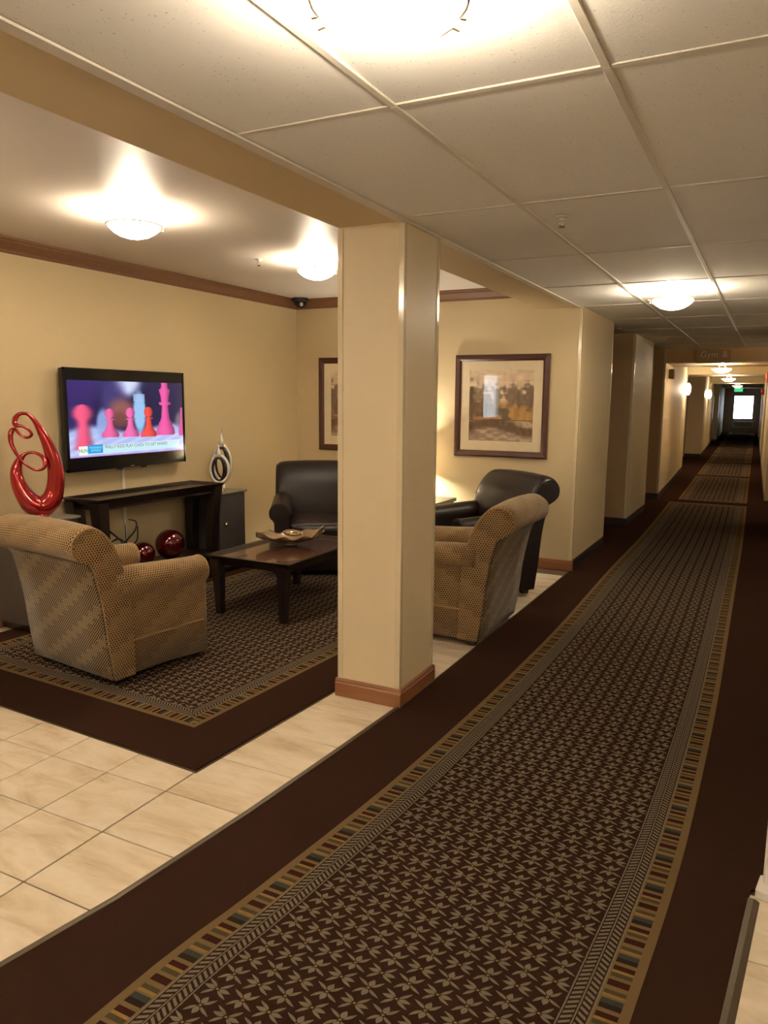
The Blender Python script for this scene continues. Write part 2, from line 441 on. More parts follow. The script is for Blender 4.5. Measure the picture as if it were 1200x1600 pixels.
# walls
bm = bmesh.new()
for q in ((-3.6, -.10, 0, HL), (.95, YB, 0, HL), (-.10, .95, 0, 1.25), (-.10, .95, 2.11, HL)): bx(bm, XW - .12, XW, *q)
bmesh.ops.remove_doubles(bm, verts=bm.verts, dist=1e-5)
wl = struct(finish(bm, 'wall_left', 'wall_paint'))
win2 = struct(empty('window_2', (XW - .12, .425, 0)))
bm = bmesh.new()
for q in ((-.525, -.485, 1.25, 2.11), (.485, .525, 1.25, 2.11), (-.485, .485, 1.25, 1.29), (-.485, .485, 2.07, 2.11)): bx(bm, .02, .08, *q)
finish(bm, 'window_frame', 'white_metal', win2)
box('window_pane', 'clear_glass', .045, .051, -.485, .485, 1.29, 2.07, win2)
wb = struct(box('wall_back', 'wall_paint', XW - .12, -1.60, YB, YB + .14, 0, HL))
ws = struct(box('wall_side', 'wall_paint', -2.05, -1.60, YB + .14, 8.62, 0, HL))
struct(box('wall_front', 'wall_paint', XW - .12, 4.2, -3.72, -3.6, 0, 2.7))
struct(box('wall_far_right', 'wall_paint', 4.2, 4.32, -3.72, 2.8, 0, 2.7))
wr = struct(box('wall_right', 'white_wall', .112, .25, 2.62, 8.55, 0, H + .05))
struct(box('wall_reception', 'white_wall', .25, 4.2, 2.68, 2.80, 0, H + .05))
struct(box('wall_corridor_right', 'wall_paint', .112, .25, 9.78, 11.4, 0, H + .05))
struct(box('wall_alcove_near', 'wall_paint', .25, 2.4, 11.3, 11.4, 0, H + .05))
struct(box('wall_alcove_end', 'wall_paint', 1.7, 1.8, 11.4, 13.3, 0, H + .05))
struct(box('wall_alcove_far', 'wall_paint', .485, 1.8, 13.3, 13.4, 0, H + .05))
struct(box('ceiling', 'ceiling_paint', .16, 1.8, 11.4, 13.4, H + .055, H + .1))
# side room behind the opening in the right wall
struct(box('wall_alcove_near', 'wall_paint', .25, 2.4, 8.43, 8.55, 0, H + .05))
struct(box('wall_alcove_far', 'wall_paint', .25, 2.4, 9.78, 9.90, 0, H + .05))
struct(box('wall_alcove_end', 'wall_paint', 2.4, 2.5, 8.4, 9.9, 0, H + .05))
struct(box('ceiling', 'ceiling_paint', .16, 2.5, 8.5, 9.9, H + .055, H + .1))

# corner guards (L-shaped glossy strips)
def guard(parent, x, y, sx, sy, z0=.1, z1=H - .002, w=.026):
    bm = bmesh.new(); t = .004
    prism(bm, [(x + sx * t, y + sy * t), (x - sx * w, y + sy * t), (x - sx * w, y), (x, y), (x, y - sy * w), (x + sx * t, y - sy * w)], 'z', z0, z1)
    return finish(bm, 'corner_guard', 'guard_plastic', parent, bevel=.003, segs=3, smooth=False)
def base_prof(h, t): return [(0, 0), (t, 0), (t, h * .74), (t * .72, h * .80), (t * .80, h * .88), (t * .55, h * .97), (0, h)]
def baseboard(name, mat, p0, p1, n, parent=None, h=.10, t=.015):
    """baseboard from p0 to p1 (2-D), standing off along the unit normal n, mitred a little long"""
    bm = bmesh.new(); A = []; B = []
    for q, z in base_prof(h, t):
        A.append(bm.verts.new((p0[0] + n[0] * q, p0[1] + n[1] * q, z))); B.append(bm.verts.new((p1[0] + n[0] * q, p1[1] + n[1] * q, z)))
    k = len(A)
    for i in range(k): bm.faces.new((A[i], A[(i + 1) % k], B[(i + 1) % k], B[i]))
    bm.faces.new(A); bm.faces.new(B[::-1])
    return finish(bm, name, mat, parent)

# column in front
CY_0, CY_1 = 3.41, 3.84
column = struct(box('column', 'column_panel', BX0, BX1, CY_0, CY_1, 0, H + .002), 'cream wall-panelled square column with an oak base beside the corridor')
for sx, x in ((-1, BX0), (1, BX1)):
    for sy, y in ((-1, CY_0), (1, CY_1)): guard(column, x, y, sx, sy)
e = .015
baseboard('baseboard', 'oak_trim', (BX0 - e, CY_0), (BX1 + e, CY_0), (0, -1), column)
baseboard('baseboard', 'oak_trim', (BX0 - e, CY_1), (BX1 + e, CY_1), (0, 1), column)
baseboard('baseboard', 'oak_trim', (BX1, CY_0), (BX1, CY_1), (1, 0), column)
baseboard('baseboard', 'oak_trim', (BX0, CY_0), (BX0, CY_1), (-1, 0), column)
# wall end beside the corridor
guard(ws, -1.60, YB, 1, -1); guard(ws, -1.60, 8.62, 1, 1)
struct(baseboard('baseboard_back', 'oak_trim', (XW, YB), (-1.585, YB), (0, -1)))
struct(baseboard('baseboard_left', 'oak_trim', (XW, -3.6), (XW, YB), (1, 0)))
baseboard('cove_base', 'rubber_base', (-1.60, YB + .0), (-1.60, 8.62), (1, 0), ws, .10, .006)
baseboard('cove_base', 'rubber_base', (-2.05, 8.62), (-1.60, 8.62), (0, 1), ws, .10, .006)

# crown moulding
def crown(name, a, b, axis, wallpos, sgn):
    pr = [(0, HL), (0, HL - .10), (.012, HL - .098), (.018, HL - .08), (.05, HL - .035), (.056, HL - .02), (.064, HL - .016), (.064, HL)]
    bm = bmesh.new(); prism(bm, [(wallpos + sgn * q, z) for q, z in pr], axis, a, b)
    return struct(finish(bm, name, 'crown_wood'))
crown('trim_1', -3.6, YB, 'y', XW, 1)
crown('trim_2', XW, -1.98, 'x', YB, -1)

# recessed blocks along the corridor
def block(name, x0, x1, y0, y1, mat='wall_paint', ztop=H, guards=True, dx=0.0, front=False):
    bm = bmesh.new(); prism(bm, [(x0, y0), (x1, y0), (x1 + dx, y1), (x0, y1)], 'z', .09, ztop + .05); o = struct(finish(bm, name, mat))
    if guards: guard(o, x1, y0, 1, -1, .09, ztop); guard(o, x1 + dx, y1, 1, 1, .09, ztop)
    bm = bmesh.new(); prism(bm, [(x0 - .004, y0 - .004), (x1 + .005, y0 - .004), (x1 + dx + .005, y1 + .004), (x0 - .004, y1 + .004)], 'z', 0, .095); finish(bm, 'cove_base', 'rubber_base', o)
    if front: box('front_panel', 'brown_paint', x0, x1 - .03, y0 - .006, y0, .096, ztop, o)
    return o
block('wall_corridor_left', -2.0, -1.60, 10.12, 11.75, front=True)
lw1 = block('wall_corridor_left', -2.10, -1.60, 13.22, 19.2, 'wall_paint', dx=-.22, front=True)
lw2 = block('wall_corridor_left', -2.45, -1.80, 24.2, 32.6, dx=-.28)
lw3 = block('wall_corridor_left', -2.75, -1.98, 34.3, 45.85, dx=-.42)
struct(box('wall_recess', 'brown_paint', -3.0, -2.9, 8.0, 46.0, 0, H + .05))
struct(box('wall_recess', 'wall_paint', -3.0, -2.05, 8.40, 8.62, 0, H + .05))
# alcove walls with a white door in each far recess
struct(box('wall_recess', 'wall_paint', -2.9, -1.90, 19.2, 19.3, 0, H + .05))
d1 = box('door_1', 'white_wall', -2.25, -2.20, 21.9, 22.9, 0, 2.05); struct(d1)
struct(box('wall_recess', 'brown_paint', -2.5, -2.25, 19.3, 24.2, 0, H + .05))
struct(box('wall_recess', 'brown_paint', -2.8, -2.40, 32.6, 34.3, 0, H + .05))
# right wall of the far wing
bm = bmesh.new()
for (xa, ya), (xb, yb) in zip([(-.015, 13.9), (-.19, 23.5), (-.36, 32.5), (-.60, 45.8)], [(-.17, 22.3), (-.34, 31.4), (-.57, 45.8), (-.6, 45.9)]):
    v = [bm.verts.new(p) for p in ((xa, ya, 0), (xb, yb, 0), (xb + .5, yb, 0), (xa + .5, ya, 0), (xa, ya, H + .05), (xb, yb, H + .05), (xb + .5, yb, H + .05), (xa + .5, ya, H + .05))]
    for f in ((0, 1, 2, 3), (4, 7, 6, 5), (0, 4, 5, 1), (1, 5, 6, 2), (2, 6, 7, 3), (3, 7, 4, 0)): bm.faces.new([v[i] for i in f])
rw = struct(finish(bm, 'wall_corridor_right', 'wall_paint'))
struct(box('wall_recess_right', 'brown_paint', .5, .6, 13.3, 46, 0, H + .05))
for (xa, ya), (xb, yb) in zip([(-.015, 13.9), (-.19, 23.5), (-.36, 32.5)], [(-.17, 22.3), (-.34, 31.4), (-.57, 45.8)]):
    baseboard('cove_base', 'rubber_base', (xa, ya), (xb, yb), (-1, 0), rw, .10, .006)
# far ceiling, same lay-in panels
fceil = struct(box('ceiling', 'white_metal', -3.1, .7, 13.3, 46, 2.50, 2.56))
struct(box('ceiling', 'ceiling_paint', -3.1, -1.66, YB + .14, 13.3, H + .01, H + .06))
for j in range(0, 27):
    for i in range(-2, 3):
        y = 13.32 + (j + .5) * CL; x = CX0 + (i + .5) * CW + shear(y) * .8
        if x < -2.4 or x > .5: continue
        inst(pan0, (x, y, H + .004), fceil)
        if i > -2: inst(cross0, (x, y - CL / 2, H), fceil)
        inst(bar0, (x + CW / 2, y, H), fceil)
# headers across the corridor
hd = struct(box('trim_3', 'header_paint', -2.0, .5, 13.24, 14.9, 2.235, H + .004))
box('lip', 'white_metal', -2.0, .5, 13.225, 13.24, 2.225, 2.242, hd)
for y, z in ((19.4, 2.25), (28.2, 2.26), (38.4, 2.29)):
    h = struct(box('trim_4', 'wall_paint', -2.7, .5, y, y + 1.6, z, H + .004))
# end wall with a window opening
YE = 45.9; xc = -1.42
ew = struct(box('wall_end', 'grey_wall', -3.1, xc - .52, YE, YE + .2, 0, H + .05))
struct(box('wall_end', 'grey_wall', xc + .52, .6, YE, YE + .2, 0, H + .05))
struct(box('wall_end', 'grey_wall', xc - .52, xc + .52, YE, YE + .2, 0, .70))
struct(box('wall_end', 'grey_wall', xc - .52, xc + .52, YE, YE + .2, 2.03, H + .05))
win = struct(empty('window_1', (xc, YE, 0)))
bm = bmesh.new()
for a in ((-.52, -.47, 0, .12, .70, 2.03), (.47, .52, 0, .12, .70, 2.03), (-.47, .47, 0, .12, .70, .75), (-.47, .47, 0, .12, 1.98, 2.03), (-.015, .015, .03, .09, .75, 1.98)): bx(bm, *a)
finish(bm, 'window_frame', 'black_plastic', win)
box('window_pane', 'clear_glass', -.47, .47, .058, .064, .75, 1.98, win)
ac = empty('air_conditioner', (xc + .05, YE, 0), 0, 'grey wall heater unit below the window at the corridor end', 'heater')
box('casing', 'grey_vent', -.5, .5, -.2, 0, .25, .62, ac, bevel=.01)
for k in range(6): box('louvre', 'black_plastic', -.42, .42, -.206, -.2, .36 + k * .035, .375 + k * .035, ac)

# ================================================================== CARPETS
left_edge = [(-1.93, -.6), (-1.85, 1.1), (-1.76, 1.6), (-1.70, 2.2), (-1.655, 2.9), (-1.622, 3.5), (-1.612, 5.0), (-1.605, 7.0)]
right_edge = [(-.10, -.6), (-.03, 1.4), (.0, 1.96), (.055, 2.60), (.11, 2.66), (.11, 5.0), (.11, 7.0)]
bm = bmesh.new(); zt = .004
outl = left_edge + [(-1.60, 7.1), (-1.6, 8.62), (-2.9, 8.63), (-2.9, 45.9), (.5, 45.9), (.5, 13.3), (1.68, 13.3), (1.68, 11.4), (.11, 11.4), (.11, 9.78), (2.3, 9.78), (2.3, 8.55), (.11, 8.55)] + right_edge[:2:-1][:-1] + [(.11, 2.66), (.055, 2.60), (.0, 1.96), (-.03, 1.4), (-.10, -.6)]
# remove repeated points
o2 = []
for p in outl:
    if not o2 or (abs(p[0] - o2[-1][0]) + abs(p[1] - o2[-1][1])) > 1e-4: o2.append(p)
prism(bm, o2, 'z', -.006, zt); bmesh.ops.triangulate(bm, faces=[f for f in bm.faces if len(f.verts) > 4])
carpet = struct(finish(bm, 'floor', 'brown_carpet'), 'dark brown corridor carpet with patterned floral panels down the middle')
def panel(rows, ws, L, name='patterned_panel', parent=carpet, matname=None):
    """rows: (y, xl, xr); UV in metres from mean width"""
    bm = bmesh.new(); lay = bm.loops.layers.uv.verify(); y0 = rows[0][0]
    vs = []
    NX = 6
    for y, xl, xr in rows: vs.append([bm.verts.new((xl + (xr - xl) * k / NX, y, zt + .0015)) for k in range(NX + 1)])
    for a in range(len(rows) - 1):
        for k in range(NX):
            f = bm.faces.new((vs[a][k], vs[a][k + 1], vs[a + 1][k + 1], vs[a + 1][k]))
            for l, (kk, aa) in zip(f.loops, ((k, a), (k + 1, a), (k + 1, a + 1), (k, a + 1))): l[lay].uv = (ws * kk / NX, rows[aa][0] - y0)
    # skirt so the panel has thickness
    ext = bmesh.ops.extrude_edge_only(bm, edges=[e for e in bm.edges if e.is_boundary])
    for v in ext['geom']:
        if isinstance(v, bmesh.types.BMVert): v.co.z = zt - .003
    return finish(bm, name, matname, parent)
knots = [(-.6, -1.50, -.33), (1.2, -1.462, -.262), (1.85, -1.395, -.212), (2.6, -1.322, -.168), (3.4, -1.280, -.152), (4.3, -1.258, -.147), (5.4, -1.252, -.155), (7.3, -1.285, -.172), (9.5, -1.295, -.19), (12.95, -1.375, -.245)]
carpet_pattern('pattern_runner', 1.12, 13.5)
panel([(k[0], k[1], k[2]) for k in catmull(knots, 4)], 1.12, 13.55, matname='pattern_runner')
M['pattern_runner'].name = 'pattern_runner'
for k, (a, b) in enumerate(((13.35, 17.9), (18.25, 21.9), (22.3, 25.9), (26.3, 30.4), (30.8, 36), (36.5, 45))):
    nm = carpet_pattern('pattern_panel', 1.1, b - a)
    panel([(a, -1.28 - .022 * (a - 13), -.25 - .016 * (a - 13)), (b, -1.28 - .022 * (b - 13), -.25 - .016 * (b - 13))], 1.1, b - a, matname=nm)
# metal edge strips
def strip(pts, side, w=.032):
    bm = bmesh.new(); P = [Vector((*p, 0)) for p in pts]; R = []
    for i, p in enumerate(P):
        t = (P[min(i + 1, len(P) - 1)] - P[max(i - 1, 0)]).normalized(); n = Vector((-t.y, t.x, 0)) * side
        R.append([bm.verts.new(p + n * q + Vector((0, 0, z))) for q, z in ((-.006, 0), (-.004, .0075), (w * .4, .009), (w * .85, .004), (w, 0))])
    for A, B in zip(R, R[1:]):
        for k in range(4): bm.faces.new((A[k], A[k + 1], B[k + 1], B[k]))
    bm.faces.new(R[0]); bm.faces.new(R[-1][::-1])
    return struct(finish(bm, 'trim_5', 'strip_metal'))
strip(left_edge[:6], 1, .026)
strip(left_edge[5:], 1, .006)
strip([(-.10, -.6), (-.03, 1.4), (.0, 1.96), (.052, 2.55)], -1, .03)
# white flared base at the end of the right wall
wbse = struct(empty('trim_6', (0, 0, 0)))
bm = bmesh.new(); prism(bm, [(.066, 2.565), (.30, 2.50), (.30, 2.63), (.08, 2.66)], 'z', 0, .035)
finish(bm, 'base_foot', 'white_wall', wbse, bevel=.006)
bm = bmesh.new(); prism(bm, [(.086, 2.61), (.30, 2.58), (.30, 2.68), (.10, 2.70)], 'z', .03, .75)
finish(bm, 'wall_post', 'white_wall', wbse, bevel=.008)

# rug
RR = math.radians(-3.2); rug = empty('area_rug', (-2.105, 2.37, 0), RR, 'dark brown bordered rug with floral centre under the armchairs', 'rug')
RW, RL = 2.52, 3.95
bm = bmesh.new(); bx(bm, -RW, 0, 0, RL, .0, .010); finish(bm, 'rug_border', 'brown_carpet', rug, bevel=.004)
box('binding', 'strip_metal', -RW - .008, .008, -.008, RL + .008, 0, .004, rug)
gm = .31; rw_, rl_ = RW - 2 * gm + .1, RL - 2 * gm
carpet_pattern('pattern_rug', rw_, rl_)
bm = bmesh.new(); bx(bm, -RW + gm - .1, -gm, gm, RL - gm, .0095, .0112)
lay = bm.loops.layers.uv.verify()
for f in bm.faces:
    for l in f.loops: l[lay].uv = (l.vert.co.x + RW - gm + .1, l.vert.co.y - gm)
finish(bm, 'rug_pattern', 'pattern_rug', rug)

# ================================================================== LIGHT FIXTURES
def make_light():
    t = empty('ceiling_light', (0, 0, 0))
    g = .078          # rim below the ceiling
    bm = bmesh.new()
    pr = [(r * .78, -g - d) for r, d in ((0, .070), (.06, .067), (.11, .055), (.155, .034), (.185, .011), (.192, 0), (.188, 0), (.180, .011), (.150, .030), (.105, .050), (0, .064))]
    lathe(bm, pr, 40, caps=False); finish(bm, 'glass_bowl', 'bowl_glass', t, smooth=True)
    bm = bmesh.new(); sweep(bm, [(.154 * math.cos(a), .154 * math.sin(a), -g + .002, .0045) for a in np.linspace(0, 2 * PI, 41)[:-1]], True, 8, n0=(0, 0, 1)); finish(bm, 'ring', 'nickel', t, smooth=True)
    for k in range(3):
        a = PI / 2 + 2 * PI * k / 3 + PI
        bm = bmesh.new(); sweep(bm, [(.118, 0, -g - .036, .003), (.150, 0, -g - .012, .003), (.166, 0, -g - .014, .003), (.168, 0, -g + .010, .003), (.184, 0, -g + .012, .003)], False, 6)
        finish(bm, 'clip', 'nickel', t, rot=(0, 0, a))
    bm = bmesh.new(); lathe(bm, [(.0, 0), (.075, 0), (.075, -.012), (.05, -.02), (.0, -.02)], 24, caps=False); finish(bm, 'canopy', 'white_metal', t, smooth=False)
    for s in (-1, 1):
        bm = bmesh.new(); sweep(bm, [(s * .05, 0, -.01, .004), (s * .05, 0, -g - .05, .004)], False, 6); finish(bm, 'stem', 'nickel', t)
    L = bpy.data.lights.new('bulb', 'POINT'); L.energy = BULB_W; L.color = LAMP_COL; L.shadow_soft_size = .03
    lo = new_obj('bulb', L, t, (0, 0, -g - .012))
    return t
LG = 'domed glass ceiling lights'
OUT = iter(('added as fill on the lobby ceiling nearest behind the visible lobby lights', 'added as fill on the lobby ceiling beside the small side window', 'added as fill on the lobby ceiling at the front wall', 'added as fill on the corridor ceiling behind the viewer',
            'added as fill on the reception ceiling nearest the corridor carpet edge', 'added as fill on the reception ceiling at the front wall', 'added as fill on the reception ceiling farthest to the right',
            'in the first side alcove of the right corridor wall', 'in the second side alcove of the right corridor wall'))
light0 = make_light()
light0.rotation_euler = (0, 0, .47); light0.location = (-.725, 1.43, H); tag(light0, 'large glowing glass bowl light at the very top over the corridor carpet', 'ceiling light', LG)
for i, (x, y, z, lb) in enumerate((
        (-.737, 6.28, H, 'glowing bowl light on the corridor ceiling right of the lobby doorway beam'),
        (-.80, 13.95, 2.235, 'small glowing bowl light just behind the header with the gym sign'),
        (-.99, 20.2, 2.25, 'second glowing bowl light beyond the gym sign header'),
        (-1.13, 29.0, 2.26, 'farthest tiny bowl light above the green exit sign'),
        (-3.37, 3.41, HL, 'glowing bowl light on the lobby ceiling above the television'),
        (-3.21, 5.14, HL, 'glowing bowl light on the lobby ceiling left of the column'),
        (-3.40, 1.62, HL, ''), (-3.40, -.20, HL, ''), (-3.4, -2.1, HL, ''), (-.77, -1.6, H, ''), (2.2, -.2, H, ''), (1.2, -2.2, H, ''), (3.6, -1.4, H, ''), (1.2, 9.2, H + .05, ''), (.9, 12.3, H + .04, ''))):  # unseen bowls added to brighten the room, except the last pair in the alcoves
    if not lb: lb = 'bowl light outside the picture, ' + next(OUT)
    dup(light0, (x, y, z), .47, lb, LG)

for o in bpy.data.objects:
    if o.type == 'LIGHT' and o.parent and abs(o.parent.location.y - 9.2) < .01:
        o.data = o.data.copy(); o.data.energy = 60
# wall sconces of the far corridor
def sconce(x, y, z, label):
    t = empty('wall_sconce', (x, y, z), 0, label, 'wall light', 'oval wall sconces along the far corridor')
    bm = bmesh.new(); lathe(bm, [(.0, -.14), (.035, -.12), (.058, -.06), (.062, 0), (.058, .06), (.035, .12), (0, .14)], 20, caps=False)
    finish(bm, 'glass_shade', 'sconce_glass', t, smooth=True, loc=(.05, 0, 0))
    box('back_plate', 'nickel', -.05, -.005, -.05, .05, -.09, .09, t, bevel=.005)
    L = bpy.data.lights.new('bulb', 'POINT'); L.energy = 10; L.color = (1, .8, .55); L.shadow_soft_size = .1; new_obj('bulb', L, t, (.2, -.1, 0))
sconce(-1.79, 18.6, 1.90, 'nearer oval sconce glowing on the left corridor wall')
sconce(-1.86, 26.2, 1.86, 'farther oval sconce glowing on the left corridor wall')

# ================================================================== CEILING / WALL DEVICES
def sprinkler(x, y, z, label):
    t = empty('sprinkler', (x, y, z), .4, label, 'sprinkler', 'pendent ceiling sprinklers')
    bm = bmesh.new(); lathe(bm, [(0, 0), (.03, 0), (.028, -.006), (.012, -.012), (.01, -.02), (0, -.02)], 20, caps=False); finish(bm, 'escutcheon', 'white_metal', t, smooth=False)
    for s in (-1, 1):
        bm = bmesh.new(); sweep(bm, [(0, 0, -.018, .003), (s * .012, 0, -.026, .003), (s * .011, 0, -.038, .003), (0, 0, -.048, .003)], False, 6); finish(bm, 'frame_arm', 'brass', t, smooth=True)
    bm = bmesh.new(); lathe(bm, [(0, -.046), (.016, -.048), (.016, -.051), (0, -.052)], 16, caps=False); finish(bm, 'deflector', 'bronze_metal', t)
sprinkler(-.93, 3.62, H, 'small sprinkler head on the corridor ceiling panels')
sprinkler(-3.60, 4.93, HL, 'small sprinkler head on the lobby ceiling between two bowl lights')
t = empty('camera_dome', (-4.56, 6.97, HL), 0, 'black security camera dome in the lobby ceiling corner', 'camera')
bm = bmesh.new(); lathe(bm, [(0, 0), (.085, 0), (.085, -.03), (.068, -.04), (0, -.04)], 28, caps=False); finish(bm, 'mount', 'black_plastic', t)
bm = bmesh.new(); lathe(bm, [(.066, -.038), (.064, -.065), (.045, -.098), (.0, -.11)], 28, caps=False); finish(bm, 'dome', 'black_gloss', t, smooth=True)
bm = bmesh.new(); lathe(bm, [(0, 0), (.018, 0), (.018, .02), (0, .02)], 14, caps=False); finish(bm, 'lens', 'silver_ceramic', t, loc=(.04, -.045, -.075), rot=(math.radians(70), 0, math.radians(40)))
t = empty('camera_dome', (-1.53, 33.2, H), 0, 'tiny black camera dome on the far corridor ceiling', 'camera')
bm = bmesh.new(); lathe(bm, [(0, 0), (.12, 0), (.12, -.04), (.09, -.12), (0, -.15)], 20, caps=False); finish(bm, 'dome', 'black_gloss', t, smooth=True)
t = empty('wall_speaker', (-1.60, 13.75, 2.06), 0, 'small dark box mounted high on the left corridor wall', 'alarm')
box('casing', 'bronze_metal', 0, .09, -.09, .09, -.07, .09, t, bevel=.01); box('grille', 'black_plastic', .088, .094, -.06, .06, -.05, .06, t)
t = empty('exit_sign', (-1.36, 36.2, 2.17), 0, 'green lit exit sign hanging before the end window', 'sign')
box('case', 'white_plastic', -.17, .17, -.02, .02, -.10, .10, t)
box('face', 'exit_green', -.16, .16, -.024, -.02, -.09, .09, t)
box('hanger', 'white_metal', -.01, .01, -.01, .01, .10, .275, t)
def text_mesh(body, size, mat, parent, name, loc, rot, depth=.0, sx=1.0, align='CENTER'):
    cu = bpy.data.curves.new(name, 'FONT'); cu.body = body; cu.size = size; cu.extrude = depth; cu.align_x = align; cu.align_y = 'CENTER'
    ob = bpy.data.objects.new('tmp', cu); COL.objects.link(ob); dg = bpy.context.evaluated_depsgraph_get()
    me = bpy.data.meshes.new_from_object(ob.evaluated_get(dg)); bpy.data.objects.remove(ob)
    me.materials.clear(); me.materials.append(M[mat])
    o = new_obj(name, me, parent, loc, rot); o.scale = (sx, 1, 1); return o
text_mesh('EXIT', .15, 'white_plastic', t, 'lettering', (0, -.0245, 0), (PI / 2, 0, 0), .001)
for x, y, z, lb in ((-.10, 14.6, 2.03, 'red fire alarm strobe high on the right corridor wall, nearer one'), (-.30, 25.5, 1.93, 'red fire alarm strobe on the right corridor wall, farther one')):
    t = empty('fire_alarm', (x, y, z), 0, lb, 'fire alarm', 'red fire alarm strobes')
    box('housing', 'fire_red', -.03, .05, -.07, .07, -.09, .09, t, bevel=.008); box('strobe', 'strobe_red', -.045, -.03, -.04, .04, .0, .06, t)
t = empty('ceiling_vent', (-1.86, 9.35, H + .01), 0, 'dark narrow vent slot in the recess ceiling beside the corridor', 'vent')
box('frame', 'white_metal', -.2, .2, -.06, .06, -.008, 0, t); box('slot', 'black_plastic', -.18, .18, -.03, .03, -.011, -.006, t)
# hanging header sign
sg = empty('header_sign', (-.86, 13.24, 2.33), 0, 'brown header sign with light lettering reading Gym &', 'sign')
box('board', 'brown_paint', -.28, .22, -.03, 0, -.11, .10, sg, bevel=.004)
text_mesh('Gym', .135, 'mat_board', sg, 'lettering', (-.095, -.031, .02), (PI / 2, 0, 0), .004)
text_mesh('&', .135, 'mat_board', sg, 'lettering', (.135, -.031, .02), (PI / 2, 0, 0), .004)

# ================================================================== TELEVISION
TVX, TY0_, TY1_, TZ0, TZ1 = -4.60, 3.895, 5.165, 1.045, 1.815
tv = empty('television', (XW, (TY0_ + TY1_) / 2, (TZ0 + TZ1) / 2), 0, 'black flat television on the lobby wall showing chess pieces', 'television')
tw, th = (TY1_ - TY0_) / 2, (TZ1 - TZ0) / 2; dX = TVX - XW
box('cabinet', 'black_plastic', dX - .055, dX - .004, -tw + .003, tw - .003, -th + .003, th - .003, tv, bevel=.01)
bm = bmesh.new()
bx(bm, dX - .01, dX + .006, -tw, tw, th - .014, th); bx(bm, dX - .01, dX + .006, -tw, tw, -th, -th + .022)
bx(bm, dX - .01, dX + .006, -tw, -tw + .012, -th, th); bx(bm, dX - .01, dX + .006, tw - .012, tw, -th, th)
finish(bm, 'bezel', 'black_gloss', tv)
box('panel', 'black_gloss', dX - .006, dX + .001, -tw + .01, tw - .01, -th + .02, th - .012, tv)
box('wall_mount', 'black_plastic', 0, dX - .055, -.25, .25, -.18, .18, tv)
box('logo_badge', 'nickel', dX + .006, dX + .008, -.02, .02, -th + .006, -th + .014, tv)
for s in (-.14, .12): box('foot_tab', 'black_plastic', dX - .02, dX + .004, s, s + .04, -th - .014, -th, tv)
def smooth(a, b, x): t = np.clip((x - a) / (b - a), 0, 1); return t * t * (3 - 2 * t)
rng = np.random.RandomState(3)
def vnoise(w, h, cells):
    g = rng.rand(cells[1] + 2, cells[0] + 2); X = np.linspace(0, cells[0], w); Y = np.linspace(0, cells[1], h)
    xi = X.astype(int); yi = Y.astype(int); fx = (X - xi)[None]; fy = (Y - yi)[:, None]; fx = fx * fx * (3 - 2 * fx); fy = fy * fy * (3 - 2 * fy)
    return (g[yi][:, xi] * (1 - fx) + g[yi][:, xi + 1] * fx) * (1 - fy) + (g[yi + 1][:, xi] * (1 - fx) + g[yi + 1][:, xi + 1] * fx) * fy
def raster(name, img, mat, parent, origin, du, dv):
    """flat picture as a fine grid whose faces carry colour; origin = top left, du and dv span it"""
    h, w, _ = img.shape; o = np.array(origin, float); du = np.array(du, float); dv = np.array(dv, float)
    U, V = np.meshgrid(np.arange(w + 1) / w, np.arange(h + 1) / h)
    P = o + U[..., None] * du + V[..., None] * dv
    idx = np.arange((w + 1) * (h + 1)).reshape(h + 1, w + 1)
    F = np.stack([idx[:-1, :-1], idx[1:, :-1], idx[1:, 1:], idx[:-1, 1:]], -1).reshape(-1, 4)
    me = bpy.data.meshes.new(name); me.from_pydata(P.reshape(-1, 3).tolist(), [], F.tolist())
    at = me.attributes.new('col', 'FLOAT_COLOR', 'FACE'); lin = np.where(img <= .04045, img / 12.92, ((np.clip(img, 0, 1) + .055) / 1.055) ** 2.4)
    at.data.foreach_set('color', np.concatenate([lin.reshape(-1, 3), np.ones((h * w, 1))], 1).astype(np.float32).ravel())
    me.materials.append(M[mat]); return new_obj(name, me, parent)
